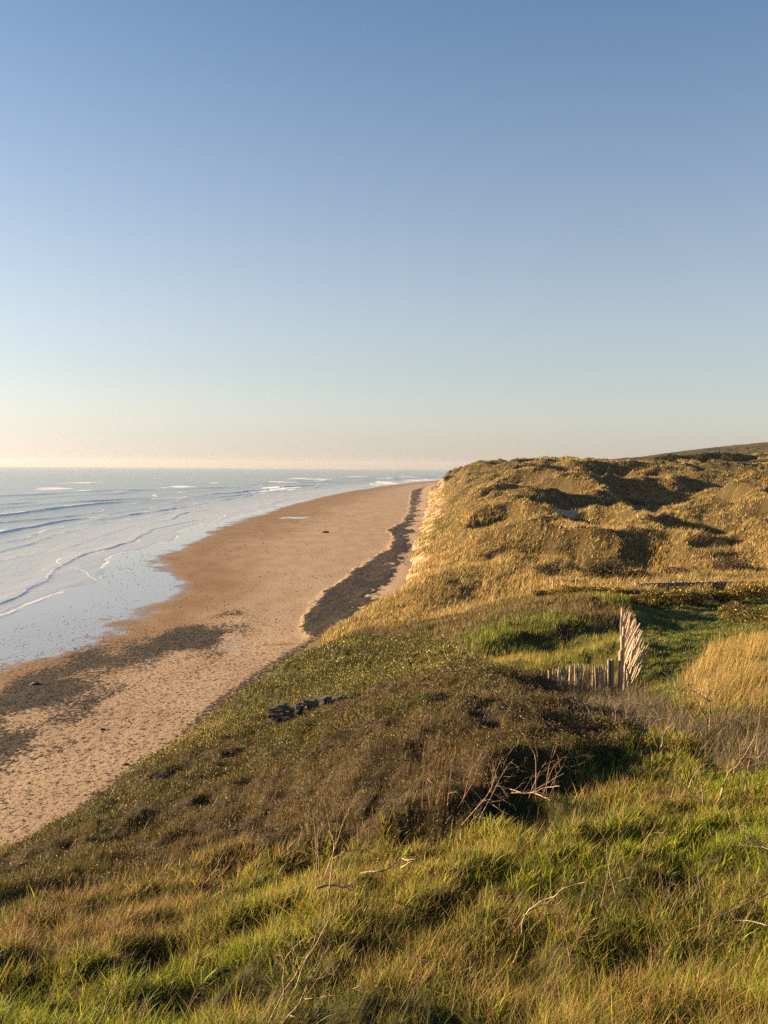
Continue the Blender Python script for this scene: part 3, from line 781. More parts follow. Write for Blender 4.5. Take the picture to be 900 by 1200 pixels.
# ------------------------------------------------------------------ shingle
def shingle():
    X, Y = sample(420000, 40, 420, -0.5, 0.12)
    t = (X - Xwet(Y))
    wet, damp, peb, wr, pu, bank = beach_masks(X, Y, True)
    f = fbm(X * 0.9, Y * 0.5, 3, 371)
    k = (X < Xtoe(Y) + 2) & (t > -14) & (rng.random(len(X)) < np.clip(peb ** 1.6 * 0.8 + peb * 0.3 * f + 0.012, 0, 1) * 0.42 * (1 - wr))
    X, Y = X[k], Y[k]; n = len(X)
    Z = bz(X, Y)
    r = (0.022 + 0.0007 * Y) * rng.uniform(0.45, 1.5, n) * np.where(t[k] < 2, 0.75, 1.0)
    ang = rng.uniform(0, np.pi, n); el = rng.uniform(0.6, 1.0, n); hh = r * rng.uniform(0.25, 0.6, n)
    k6 = np.linspace(0, 2 * np.pi, 6)[:-1]
    V = np.empty((n, 6, 3))
    for i, a in enumerate(k6):
        q = rng.uniform(0.8, 1.2, n); x = np.cos(a) * r * q; y = np.sin(a) * r * el * q
        V[:, i, 0] = X + x * np.cos(ang) - y * np.sin(ang); V[:, i, 1] = Y + x * np.sin(ang) + y * np.cos(ang); V[:, i, 2] = Z - 0.01
    V[:, 5, 0] = X; V[:, 5, 1] = Y; V[:, 5, 2] = Z + hh
    b = (np.arange(n) * 6)[:, None]
    fi = np.concatenate([b + np.array([i, (i + 1) % 5, 5]) for i in range(5)], 1).ravel()
    c = np.repeat(pick([(0.013, 0.010, 0.006), (0.024, 0.018, 0.011), (0.08, 0.058, 0.032), (0.010, 0.008, 0.006)], n) * np.where(t[k] < 2, 0.3, 1.0)[:, None], 6, 0)
    o = build('shingle', [(V.reshape(-1, 3), fi, np.full(n * 5, 3), c)], M_pebble)
    tag(o, 'dark shingle and small stones strewn over the beach', 'shingle', kind='stuff')
shingle()
#@@OBJ_BEGIN
# ------------------------------------------------------------------ things
def ray(px, py, h=0.0, y0=3.0, y1=400.0):
    Ys = np.exp(np.linspace(math.log(y0), math.log(y1), 2500))
    d = fw + rt * (px - 450) / F + up * (600 - py) / F
    P = CP + d[None] * (Ys / d[1])[:, None]
    g = surf(P[:, 0], P[:, 1]) + h
    k = np.argmax(P[:, 2] < g)
    return P[k]
def gz(x, y): return float(surf(np.array([float(x)]), np.array([float(y)]))[0])

def tube(path, rad, sides=5, seed=0):
    path = np.array(path, float); n = len(path)
    tg = np.gradient(path, axis=0); tg /= np.linalg.norm(tg, axis=1)[:, None] + 1e-9
    ref = np.array([0.31, 0.17, 0.93]); a = np.cross(tg, ref); a /= np.linalg.norm(a, axis=1)[:, None] + 1e-9
    b = np.cross(tg, a); V = []
    for i in range(n):
        for k in range(sides):
            th = 2 * math.pi * k / sides
            V.append(path[i] + (a[i] * math.cos(th) + b[i] * math.sin(th)) * rad[i])
    Fc = []
    for i in range(n - 1):
        for k in range(sides):
            k2 = (k + 1) % sides
            Fc.append((i*sides+k, i*sides+k2, (i+1)*sides+k2, (i+1)*sides+k))
    Fc.append(tuple(range(sides))[::-1]); Fc.append(tuple((n-1)*sides + k for k in range(sides)))
    return V, Fc
class MB:
    def __init__(s): s.V = []; s.F = []
    def add(s, VF):
        o = len(s.V); s.V += [tuple(v) for v in VF[0]]; s.F += [tuple(i + o for i in f) for f in VF[1]]
    def build(s, name, mat, parent=None, smooth=False, loc=None):
        if loc is None: loc = (0, 0, 0)
        me = bpy.data.meshes.new(name)
        me.from_pydata([(v[0]-loc[0], v[1]-loc[1], v[2]-loc[2]) for v in s.V], [], s.F); me.materials.append(mat)
        if smooth: me.polygons.foreach_set('use_smooth', [True] * len(me.polygons))
        me.update()
        o = bpy.data.objects.new(name, me); COL.objects.link(o)
        if parent: o.parent = parent
        else: o.location = loc
        return o
def smooth_path(pts, sub=4):
    pts = [np.array(p, float) for p in pts]; out = []
    P = [2*pts[0]-pts[1]] + pts + [2*pts[-1]-pts[-2]]
    for i in range(1, len(P) - 2):
        for k in range(sub):
            t = k / sub
            out.append(0.5*((2*P[i]) + (-P[i-1]+P[i+1])*t + (2*P[i-1]-5*P[i]+4*P[i+1]-P[i+2])*t*t + (-P[i-1]+3*P[i]-3*P[i+1]+P[i+2])*t**3))
    out.append(pts[-1]); return out

def twig(mb, p, d, L, r, depth, rs):
    n = 5; path = [p.copy()]; q = p.copy(); d = d / np.linalg.norm(d)
    kids = []
    for i in range(n):
        d = d + rs.normal(0, 0.16, 3); d /= np.linalg.norm(d); q = q + d * L / n; path.append(q.copy())
        if depth > 0 and i >= 1 and rs.random() < 0.55: kids.append((q.copy(), d.copy()))
    mb.add(tube(path, np.linspace(r, r * 0.35, n + 1), 4))
    for (a, dd) in kids:
        nd = dd + rs.normal(0, 0.55, 3); twig(mb, a, nd, L * rs.uniform(0.4, 0.7), r * 0.6, depth - 1, rs)

def dead(name, cat, label, strokes, r, mat, lying=False, lift_=0.16, twigs=2, tl=0.22, seed=1, group=None, depth=1, basepx=None):
    rs = np.random.default_rng(seed)
    b = basepx or strokes[0][0]
    root = ray(b[0], b[1], 0.06)
    Y0 = root[1]; loc = np.array([root[0], root[1], gz(root[0], root[1])])
    e = empty(name, loc); tag(e, label, cat, group)
    for si, st in enumerate(strokes):
        pts = []; dy = 0.0
        for k, (x, y) in enumerate(st):
            if lying: p = ray(x, y, lift_ + 0.03 * rs.normal())
            else:
                p = at(x, y, Y0 + dy); dy += rs.normal(0, 0.05) * Y0 / 8
            pts.append(p)
        path = smooth_path(pts, 4); m = len(path)
        path = [p + rs.normal(0, r * 0.35, 3) for p in path]
        rr = r * (1.0 if si == 0 else 0.75) * np.linspace(1, 0.38, m) * rs.uniform(0.85, 1.15, m)
        mb = MB(); mb.add(tube(path, rr, 6))
        tw = mb
        for k in range(twigs):
            i = rs.integers(max(1, m // 4), m - 1)
            d = (path[i + 1] - path[i - 1]); d /= np.linalg.norm(d) + 1e-9
            nd = d + rs.normal(0, 0.6, 3) + np.array([0, 0, 0.25]); twig(tw, np.array(path[i]), nd, tl * Y0 / 8 * rs.uniform(0.5, 1.3), rr[i] * 0.55, depth, rs)
        mb.build('branch', mat, e, True, loc)
    return e

G1 = 'bare dead shrubs standing in the grass and scrub'
dead('dead_shrub', 'dead shrub', 'fan of pale bare branches rising at the bottom edge of the grass', [[(313, 1204), (328, 1172), (344, 1146), (354, 1130), (374, 1100), (382, 1068)], [(330, 1200), (350, 1176), (362, 1150), (374, 1128), (388, 1106)],
  [(374, 1100), (380, 1088), (392, 1068)], [(356, 1171), (382, 1168), (410, 1160), (422, 1154)], [(332, 1172), (334, 1126), (350, 1106), (360, 1098)], [(346, 1138), (344, 1120), (342, 1100)],
  [(366, 1150), (390, 1140), (400, 1128)], [(346, 1160), (358, 1126), (370, 1096), (374, 1072)], [(340, 1190), (364, 1196), (376, 1188)]], 0.0065, M_dead, twigs=3, tl=0.16, seed=1, group=G1)
dead('fallen_branch', 'dead branch', 'thick forked bleached branch arching over the grass right of centre', [[(613, 1100), (613, 1078), (631, 1058), (649, 1051), (664, 1040), (684, 1042)], [(664, 1040), (678, 1036), (687, 1033)],
  [(615, 1073), (631, 1061), (649, 1061), (660, 1054)], [(613, 1100), (604, 1089), (596, 1074)]], 0.009, M_dead, twigs=1, seed=2, tl=0.12)
dead('dead_plant', 'dead plant', 'thin upright bent stick just right of the arching bleached branch', [[(669, 1131), (664, 1100), (660, 1073), (652, 1051)], [(667, 1120), (676, 1100), (680, 1085)]], 0.0065, M_deadred, twigs=2, seed=3, group=G1)
dead('dead_plant', 'dead plant', 'two crossing upright sticks above the arching bleached branch', [[(722, 1051), (716, 1027), (711, 1000), (712, 985)], [(704, 1062), (710, 1035), (715, 1010)], [(713, 1038), (728, 1032), (744, 1031)]], 0.0065, M_dead, twigs=2, seed=4, group=G1)
dead('fallen_stick', 'stick', 'short curved stick on the grass below the crossing sticks', [[(689, 1089), (696, 1095), (706, 1102)]], 0.009, M_dead, True, 0.2, 0, seed=5)
dead('dead_shrub', 'dead shrub', 'spindly upright bare shrub at the edge between grass and dark scrub', [[(383, 1062), (391, 994), (386, 968), (380, 934)], [(380, 1030), (393, 992), (407, 953), (418, 930)], [(391, 1006), (407, 998), (426, 995), (448, 1000)],
  [(371, 1038), (371, 992), (366, 949)], [(374, 1022), (372, 990), (373, 968)]], 0.0085, M_dead, twigs=2, seed=6, group=G1)
dead('fallen_branch', 'dead branch', 'short pale forked branch lying at the foot of the spindly upright shrub', [[(371, 1040), (395, 1037), (415, 1043)], [(405, 1040), (420, 1033)]], 0.014, M_dead, True, 0.25, 1, seed=7)
dead('fallen_branch', 'dead branch', 'pale forked branch lying right of the spindly upright shrub', [[(424, 1023), (452, 1019), (471, 1006), (478, 1001)], [(471, 1006), (480, 1008), (493, 1005)], [(470, 1016), (482, 1010), (493, 1004)]], 0.012, M_dead, True, 0.3, 1, seed=8)
dead('dead_shrub', 'dead shrub', 'reddish leafless shrub standing against the dark hollow of the scrub', [[(525, 945), (525, 937), (529, 898), (526, 860)], [(495, 950), (495, 929), (495.5, 892), (479, 878)], [(512, 945), (513, 934), (522, 901)], [(496, 895), (497, 880), (498, 870)],
  [(525, 930), (536, 929), (544, 940)], [(505, 950), (500, 915), (507, 918), (500, 905)], [(534, 950), (556, 915), (560, 900), (572, 880)], [(540, 950), (552, 905), (566, 880), (574, 868)]], 0.009, M_deadred, twigs=4, tl=0.2, seed=9, group=G1, depth=2)
dead('dead_shrub', 'dead shrub', 'tangled pale bare branches at the front of the dark scrub hollow', [[(541, 967), (567, 937), (580, 921), (598, 925)], [(576, 926), (577, 912), (576, 902)], [(567, 937), (580, 944), (590, 952)], [(548, 968), (560, 955), (567, 950)], [(598, 925), (612, 929), (622, 928)],
  [(560, 962), (575, 935), (590, 905), (602, 890)]], 0.0085, M_dead, twigs=4, tl=0.2, seed=10, group=G1, depth=2)
dead('fallen_branch', 'dead branch', 'pale knotty branch lying on brown grass right of the dark scrub hollow', [[(600, 929), (623, 929), (633, 925), (645, 922), (656, 921)], [(625, 929), (640, 935), (645, 938)]], 0.012, M_dead, True, 0.3, 3, seed=11)
dead('dead_shrub', 'dead shrub', 'thin leafless stems rising from the dark scrub above the knotty branch', [[(628, 935), (628, 898), (626, 883), (613, 860)], [(640, 935), (642, 905), (650, 880), (655, 868)], [(635, 938), (648, 900), (664, 885)], [(620, 935), (632, 905), (640, 892)]], 0.011, M_deadred, twigs=3, tl=0.2, seed=12, group=G1, depth=2)
dead('dead_shrub', 'dead shrub', 'bleached spreading bare bush below the tall straw grass', [[(832, 868), (832, 850), (832, 823), (831, 810), (829, 798)], [(832, 822), (823, 817), (808, 807), (802, 803)], [(830, 850), (823, 833), (813, 820), (801, 812)],
  [(825, 868), (817, 848), (800, 823), (793, 808), (789, 795), (778, 788)], [(833, 822), (838, 815), (847, 807)], [(840, 868), (845, 858), (855, 847), (875, 830), (890, 813)]], 0.017, M_dead, twigs=6, tl=0.16, seed=13, group=G1, depth=2)
dead('dead_shrub', 'dead shrub', 'long bare crooked stems leaning right at the right edge', [[(842, 942), (852, 910), (862, 897)], [(860, 905), (863, 898), (883, 867), (893, 828)], [(868, 889), (885, 886), (902, 882)], [(868, 901), (885, 897), (900, 892)], [(872, 930), (876, 905), (880, 880)]], 0.014, M_dead, twigs=3, tl=0.2, seed=14, group=G1)
dead('dead_plant', 'dead plant', 'two pale sticks meeting in a V on the green bank at right', [[(825, 944), (822, 920), (818, 900)], [(823, 942), (810, 928), (797, 915)], [(806, 925), (816, 905), (832, 893)]], 0.013, M_dead, twigs=1, seed=15, group=G1)
dead('dead_shrub', 'dead shrub', 'low sprawl of grey sticks reaching in from the right edge of the near grass', [[(905, 1044), (870, 1062), (835, 1077)], [(900, 1085), (870, 1078), (840, 1085)], [(800, 1060), (815, 1040), (830, 1020)], [(902, 1020), (880, 1035), (868, 1050)], [(770, 1075), (785, 1050), (805, 1030)]], 0.0075, M_deadgrey, True, 0.24, 3, seed=16, group=G1)
dead('dead_shrub', 'dead shrub', 'grey tangle of twigs at the foot of the leaning fence', [[(720, 850), (722, 835), (715, 820)], [(728, 850), (735, 832), (748, 822)], [(710, 850), (705, 832), (698, 822)], [(740, 855), (750, 840), (768, 838)], [(700, 848), (690, 832), (684, 822)]], 0.013, M_deadgrey, twigs=6, tl=0.14, seed=17, group=G1, depth=2)
dead('dead_shrub', 'dead shrub', 'small grey shrub between the leaning fence and the bleached bush', [[(775, 880), (778, 860), (790, 845)], [(772, 880), (765, 862), (760, 850)], [(778, 870), (790, 866), (803, 855)]], 0.014, M_deadgrey, twigs=4, tl=0.16, seed=18, group=G1, depth=2)

for i_, (a_, lab_) in enumerate([([(752, 1010), (758, 985), (770, 962)], 'thin bare stick leaning right, above the grey sprawl of sticks'), ([(905, 1000), (880, 985), (868, 972)], 'bare stick leaning left at the right edge of the grass bank'),
        ([(538, 1050), (530, 1030), (533, 1012)], 'lone bare twig upright left of the arching bleached branch'), ([(120, 1190), (128, 1165), (142, 1148)], 'lone bare twig in the bottom left grass'),
        ([(758, 1150), (764, 1120), (760, 1096)], 'bare upright twig in green turf at the bottom right'), ([(236, 1040), (252, 1020), (262, 998)], 'thin pale twig at the lower left edge of the brown scrub')]):
    dead('dead_plant', 'dead plant', lab_, [a_, [(a_[0][0] + 4, a_[0][1]), (a_[1][0] + 9, a_[1][1] + 4), (a_[2][0] + 12, a_[2][1] + 8)]], 0.006 if a_[0][1] > 1040 else 0.009, M_dead if i_ % 2 else M_deadred, twigs=4, tl=0.15, seed=70 + i_, group=G1, depth=2)
# ---- paling fences
def paling(p0, p1, w, seed):
    rs = np.random.default_rng(seed); mb = MB()
    p0 = np.array(p0); p1 = np.array(p1); d = p1 - p0; L = np.linalg.norm(d); d /= L
    side = np.cross(d, [0, 1, 0.0]); 
    a0 = rs.uniform(-0.5, 0.5); s = np.array([math.cos(a0), math.sin(a0), 0]); s -= d * (s @ d); s /= np.linalg.norm(s)
    t = np.cross(d, s)
    prof = [(-0.5, -0.3), (0.0, -0.5), (0.5, -0.25), (0.42, 0.35), (-0.4, 0.4)]
    prof = [(x * rs.uniform(0.8, 1.2), y * rs.uniform(0.8, 1.2)) for x, y in prof]
    V = []; Fc = []; K = 7; bend = rs.normal(0, 0.012, 2)
    for k in range(K):
        f = k / (K - 1) * 0.93 if k < K - 1 else 1.0
        ww = w * (1.0 if k < K - 2 else (0.95 if k == K - 2 else 0.62)) * rs.uniform(0.9, 1.1)
        c = p0 + d * L * f + s * bend[0] * math.sin(f * 3.14) * 3 + t * bend[1] * math.sin(f * 3.14) * 3
        for x, y in prof: V.append(c + s * x * ww + t * y * ww * 0.75)
    for k in range(K - 1):
        for i in range(5):
            j = (i + 1) % 5; Fc.append((k*5+i, k*5+j, (k+1)*5+j, (k+1)*5+i))
    Fc.append((4, 3, 2, 1, 0)); Fc.append(tuple((K-1)*5 + i for i in range(5)))
    mb.add((V, Fc)); return mb
def post(top, zb, r, lean=(0, 0)):
    mb = MB(); b = np.array([top[0] + lean[0], top[1] + lean[1], zb]); t = np.array(top)
    path = [b + (t - b) * f for f in (0, 0.25, 0.5, 0.75, 0.97, 1.0)]
    mb.add(tube(path, np.array([1.05, 1, .98, 1.0, .97, .75]) * r, 10)); return mb

# low row
pL, pR = at(641, 800, 31.6), at(712, 800, 31.0)
loc = np.array([(pL[0] + pR[0]) / 2, 31.3, gz((pL[0] + pR[0]) / 2, 31.3)])
fe = empty('paling_fence', loc); tag(fe, 'low straight row of upright split palings half hidden in scrub', 'fence')
rs = np.random.default_rng(5); NP = 27; tops = []
for i in range(NP):
    f = i / (NP - 1); px = 643 + 67 * f + rs.normal(0, 0.25); py = np.interp(f, [0, .2, .5, 1], [787, 781, 778.5, 780]) + rs.normal(0, 1.1)
    Y = 31.6 - 0.6 * f; tp = at(px, py, Y); zb = gz(tp[0], Y) - 0.35
    zb = min(zb, tp[2] - 1.0); tops.append((tp[0], tp[1], tp[2]))
    paling((tp[0] + rs.normal(0, 0.015), Y, zb), tp, 0.058, i).build('paling', M_pale, fe, False, loc)
for dz in (0.22, 0.62):
    mb = MB(); mb.add(tube([(a, b - 0.035, c - dz) for a, b, c in tops], [0.006] * NP, 4)); mb.build('wire', M_wire, fe, False, loc)
for px, py, r in ((713.5, 773, 0.048), (717.5, 772.5, 0.062)):
    tp = at(px, py, 31.0); post(tp, gz(tp[0], 31.0) - 0.4, r).build('post', M_post, fe, True, loc)

# receding leaning run
loc = np.array([7.6, 31.2, gz(7.6, 31.2)])
fl = empty('paling_fence', loc); tag(fl, 'collapsing run of densely packed palings fanning to the right beside four posts', 'fence')
for px, py, Y, r in ((727.8, 762, 31.0, 0.075), (729.2, 745, 33.4, 0.065), (731, 734.5, 35.6, 0.055), (728.9, 712.2, 43.0, 0.045)):
    tp = at(px, py, Y); post(tp, gz(tp[0], Y) - 0.5, r, (rs.normal(0, .02), 0)).build('post', M_post, fl, True, loc)
N2 = 96; wire_pts = []
for i in range(N2):
    f = i / (N2 - 1); Y = 30.9 + 12.2 * f ** 1.05
    bx = np.interp(Y, [30.9, 43.1], [7.5, 10.35]) + rs.normal(0, 0.03)
    if Y < 31.9: bx += (0.3 - (Y - 30.9) * 0.3) * rs.random()
    tpx = np.interp(Y, [30.9, 32.0, 33, 35, 37.5, 40, 42, 43.1], [751, 756, 757, 755, 750, 748, 743, 737]) + rs.normal(0, 2.0) - abs(rs.normal(0, 6.5))
    tpy = np.interp(Y, [30.9, 32.0, 33, 35, 37.5, 40, 42, 43.1], [778, 764, 757, 748, 737, 727, 719, 716]) + rs.normal(0, 3.2)
    if i < 10: tpx = 733 + i * 2.1 + rs.normal(0, .8); tpy = 784 - rs.random() * 8
    tp = at(tpx, tpy, Y + rs.normal(0, 0.12)); zb = gz(bx, Y) - 0.25
    paling((bx, Y, zb), tp, 0.07, 100 + i).build('paling', M_pale, fl, False, loc)
    wire_pts.append(np.array([bx, Y, zb]) * 0.45 + tp * 0.55)
mb = MB(); mb.add(tube(wire_pts[::4], [0.006] * len(wire_pts[::4]), 4)); mb.build('wire', M_wire, fl, False, loc)

# ---- rough stone block helper
def block(c, s, rot, rs, j=0.14):
    V = []; 
    for x in (-.5, .5):
        for y in (-.5, .5):
            for z in (-.5, .5):
                V.append(np.array([x, y, z]) * s * (1 + rs.normal(0, j, 3)))
    ca, sa = math.cos(rot), math.sin(rot)
    V = [np.array([v[0]*ca - v[1]*sa, v[0]*sa + v[1]*ca, v[2]]) + c for v in V]
    return V, [(0, 1, 3, 2), (4, 6, 7, 5), (0, 4, 5, 1), (2, 3, 7, 6), (0, 2, 6, 4), (1, 5, 7, 3)]
def rock_mesh(c, r, rs, squash=(1, 1, 1), sub=2):
    import bmesh
    bm = bmesh.new(); bmesh.ops.create_icosphere(bm, subdivisions=sub, radius=1.0)
    ph = rs.uniform(0, 50, 3)
    V = []
    for v in bm.verts:
        p = np.array(v.co); q = p * 1.7 + ph
        k = 1 + 0.35 * math.sin(q[0]) * math.cos(q[1] * 1.3) + 0.2 * math.sin(q[2] * 2.1 + q[0])
        V.append(p * k * r * np.array(squash) + c)
    idx = {v: i for i, v in enumerate(bm.verts)}
    Fc = [tuple(idx[v] for v in f.verts) for f in bm.faces]; bm.free(); return V, Fc

# ---- drystone wall
rs = np.random.default_rng(8)
A0 = at(744, 690, 88); A1 = at(1010, 687, 91)
loc = np.array([A0[0], A0[1], gz(A0[0], A0[1])]); w = empty('stone_wall', loc); tag(w, 'long low drystone wall with pale upright coping stones at the foot of the dunes', 'wall')
mb = MB(); cp = MB(); L = np.linalg.norm((A1 - A0)[:2]); rot = math.atan2(A1[1] - A0[1], A1[0] - A0[0])
def wall_top(f): return at(744 + 266 * f, np.interp(f, [0, .3, .6, 1], [685.0, 683.2, 682, 680.5]), A0[1] + (A1[1] - A0[1]) * f)
for k in range(5):
    x = 0.0
    while x < L:
        ln = rs.uniform(0.25, 0.6); f = (x + ln / 2) / L; f = min(f, 1); p = wall_top(f)
        g = p[2] - 0.95; c = np.array([p[0], p[1], g + 0.09 + k * 0.19])
        mb.add(block(c, np.array([ln * 1.02, 0.45 - k * 0.03, 0.2]), rot + rs.normal(0, .03), rs, 0.07)); x += ln
x = 0
while x < L:
    ln = rs.uniform(0.12, 0.28); f = min((x + ln / 2) / L, 1); p = wall_top(f)
    cp.add(block(np.array([p[0], p[1], p[2] + 0.06]), np.array([ln * 0.9, 0.4, rs.uniform(0.08, 0.22)]), rot + rs.normal(0, .1), rs, 0.14)); x += ln
mb.build('wall_body', M_stone, w, False, loc); cp.build('coping', M_cope, w, False, loc)
names = ['leftmost', 'second', 'third', 'fourth', 'fifth', 'rightmost']
for i, (px, py) in enumerate([(601, 684.5), (622, 685.5), (648, 685), (675, 686), (700, 685), (724, 684.5)]):
    tp = at(px, py, 92 - i * 0.4); g = gz(tp[0], tp[1]); 
    pm = post(np.array([tp[0], tp[1], g + 1.0]), g - 0.3, 0.06).build('fence_post', M_post, None, True, (tp[0], tp[1], g))
    tag(pm, f'{names[i]} of the six short posts in line with the stone wall, left of it', 'fence post', 'short posts left of the stone wall')

# ---- ruined wall on the bank
rs = np.random.default_rng(18)
B0 = ray(317, 850, 0.05); B1 = ray(404, 820, 0.05)
loc = np.array([B0[0], B0[1], gz(B0[0], B0[1])]); 
dv = (B1 - B0)[:2]; L = np.linalg.norm(dv); rot = math.atan2(dv[1], dv[0])
mb = MB(); x = 0.0
hh = lambda f: np.interp(f, [0, .1, .17, .25, .4, .46, .6, .8, 1], [.5, .42, .52, .38, .32, .38, .22, .16, .06])
nrm = np.array([-dv[1], dv[0]]) / L; fs = np.linspace(0, 1, 30); cv = []
for f_ in fs:
    c_ = B0[:2] + dv * f_; g_ = gz(c_[0], c_[1]); t_ = g_ + hh(f_) + 0.08 + rs.normal(0, .03)
    for sd_ in (-0.19, 0.19): cv += [(c_[0] + nrm[0] * sd_, c_[1] + nrm[1] * sd_, g_ - 0.4), (c_[0] + nrm[0] * sd_, c_[1] + nrm[1] * sd_, t_ + rs.normal(0, .015))]
cf = []
for i_ in range(29):
    a_ = i_ * 4; b_ = a_ + 4; cf += [(a_, b_, b_ + 1, a_ + 1), (a_ + 2, a_ + 3, b_ + 3, b_ + 2), (a_ + 1, b_ + 1, b_ + 3, a_ + 3)]
cf += [(0, 1, 3, 2), (116, 118, 119, 117)]; mb.add((cv, cf))
while x < L:
    ln = rs.uniform(0.1, 0.22); f = min((x + ln / 2) / L, 1)
    px_, py_ = B0[:2] + dv * f; g = gz(px_, py_) - 0.15; H = hh(f) * (1 + rs.normal(0, .08)) + 0.22
    z = 0
    while z < H:
        hgt = rs.uniform(0.08, 0.15)
        mb.add(block(np.array([px_ + rs.normal(0, .03), py_ + rs.normal(0, .04), g + z + hgt / 2]), np.array([ln * 1.08, 0.42, hgt * 1.05]), rot + rs.normal(0, .06), rs, 0.07)); z += hgt
    x += ln * 0.94
rw = mb.build('ruined_wall', M_ruin, None, False, loc); tag(rw, 'dark broken masonry wall stub half buried in the seaward bank', 'wall')

# ---- shrubs, gorse, trees
def crown(c, rad, n, size, pal, seed, lumps=7, flat=0.0, base_open=True, aspect=0.55):
    rs = np.random.default_rng(seed)
    C = [(np.zeros(3), 0.75)]
    for k in range(lumps):
        a = rs.uniform(0, 2 * np.pi); e = rs.uniform(-0.1, 0.9)
        C.append((np.array([math.cos(a) * 0.55, math.sin(a) * 0.55, e * 0.55]) * rs.uniform(0.6, 1.1), rs.uniform(0.28, 0.5)))
    P = []; per = n // len(C)
    for cc, r in C:
        m = int(per * (1.6 if r > .7 else 1)); d = rs.normal(size=(m, 3)); d /= np.linalg.norm(d, axis=1)[:, None]
        rr = r * rs.uniform(0.55, 1.08, m) ** 0.6
        P.append(cc + d * rr[:, None])
    P = np.concatenate(P); P = P[P[:, 2] > -0.35] * np.array(rad) + c
    col = pick(pal, len(P), 0.2)
    return leaves(P, size * rs.uniform(0.6, 1.4, len(P)), col, aspect, 0.2)
GORSE = [(0.05, 0.06, 0.014), (0.075, 0.08, 0.02), (0.04, 0.045, 0.014), (0.12, 0.09, 0.03), (0.10, 0.07, 0.035)]
DARK = [(0.025, 0.03, 0.013), (0.04, 0.04, 0.018), (0.055, 0.045, 0.02), (0.02, 0.024, 0.012)]
def shrub(name, label, cat, px, py, Y, rad, n, size, pal, seed, group=None, flowers=0, trunk=0.0):
    p = at(px, py, Y); g = gz(p[0], p[1]); loc = np.array([p[0], p[1], g])
    e = empty(name, loc); tag(e, label, cat, group)
    c = np.array([0, 0, rad[2] * 0.35 + trunk])
    v, fi, lt, col = crown(c, rad, n, size, pal, seed)
    np_mesh('foliage' if trunk == 0 else 'crown', v, fi, lt, M_leaf, {'Col': col}, parent=e)
    mb = MB(); rs = np.random.default_rng(seed + 500)
    if trunk > 0:
        mb.add(tube([(0, 0, -0.3), (0.1, 0, trunk * .5), (0.3, 0.1, trunk + rad[2] * .3)], [0.28, 0.22, 0.1], 7))
        for k in range(5):
            a = rs.uniform(0, 6.28); mb.add(tube([(0.1, 0, trunk * .5), (math.cos(a) * rad[0] * .35, math.sin(a) * rad[1] * .35, trunk + rad[2] * .2), (math.cos(a) * rad[0] * .6, math.sin(a) * rad[1] * .6, trunk + rad[2] * .5)], [0.14, 0.09, 0.04], 5))
        mb.build('trunk', M_stem, e, True)
    else:
        for k in range(6):
            a = rs.uniform(0, 6.28); mb.add(tube([(0, 0, -0.15), (math.cos(a) * rad[0] * .3, math.sin(a) * rad[1] * .3, rad[2] * .35), (math.cos(a) * rad[0] * .6, math.sin(a) * rad[1] * .6, rad[2] * .8)], [0.035, 0.025, 0.012], 5))
        mb.build('stem', M_stem, e, True)
    if flowers:
        v, fi, lt, col = crown(c * 1.03, [r * 1.04 for r in rad], flowers, size * 0.85, [(0.62, 0.36, 0.02), (0.5, 0.28, 0.02), (0.45, 0.3, 0.04)], seed, aspect=0.8)
        # flowers in drifts
        q = v.reshape(-1, 4, 3); ctr = q.mean(1); k = (fbm(ctr[:, 0] * 2.2 + seed, ctr[:, 1] * 2.2 + ctr[:, 2] * 2, 2, 9) > -0.06)
        q = q[k]; cc = col.reshape(-1, 4, 3)[k]
        np_mesh('flowers', q.reshape(-1, 3), np.arange(len(q) * 4), np.full(len(q), 4), M_leaf, {'Col': cc.reshape(-1, 3)}, parent=e)
    return e
gn = ['first', 'second', 'third', 'fourth', 'fifth', 'sixth', 'seventh']
for i, (px, py, Y) in enumerate([(772, 714, 68), (796, 712, 70), (822, 710, 71), (846, 708, 72), (870, 706, 74), (895, 704, 76), (922, 703, 77)]):
    shrub('gorse_bush', f'yellow flowered gorse bush, {gn[i]} from the left in the row before the stone wall', 'gorse bush', px, py, Y, (1.75, 1.4, 1.15), 2600, 0.12, GORSE, 20 + i, 'gorse bushes in front of the stone wall', 900)
gl = ['leftmost of three on the right bank', 'middle one of three on the right bank', 'rightmost of three on the right bank']
for i, (px, py, Y) in enumerate([(862, 738, 56), (890, 738, 52), (918, 744, 49)]):
    shrub('gorse_bush', f'rounded brown green gorse bush, {gl[i]}', 'gorse bush', px, py, Y, (1.35, 1.2, 1.05), 2600, 0.09, GORSE + [(0.16, 0.11, 0.05)], 40 + i, 'gorse bushes at the right edge', 500)
for i, (px, py, Y) in enumerate([(640, 703, 78), (672, 703, 76), (702, 702, 76), (730, 702, 74), (753, 703, 71)]):
    shrub('gorse_bush', f'low gorse bush with amber flowers, {gn[i]} from the left behind the scrub mound', 'gorse bush', px, py, Y, (1.4, 1.1, 0.6), 1800, 0.11, GORSE, 60 + i, 'low gorse behind the scrub mound', 700)
shrub('thorn_bush', 'big dark rounded thorn bush just behind the left end of the stone wall', 'bush', 725, 681, 98, (3.6, 2.6, 2.0), 5000, 0.17, DARK + BROWN[:1], 81)
shrub('thorn_bush', 'dark low thorn bush behind the stone wall, right of the big one', 'bush', 800, 680, 99, (2.6, 2, 1.1), 2600, 0.17, DARK + BROWN[:2], 82)
shrub('thorn_bush', 'dark brown thorn bush in the dune hollow above the right end of the wall', 'bush', 868, 672, 108, (4.0, 2.6, 2.0), 4200, 0.18, DARK + BROWN[:2], 83)
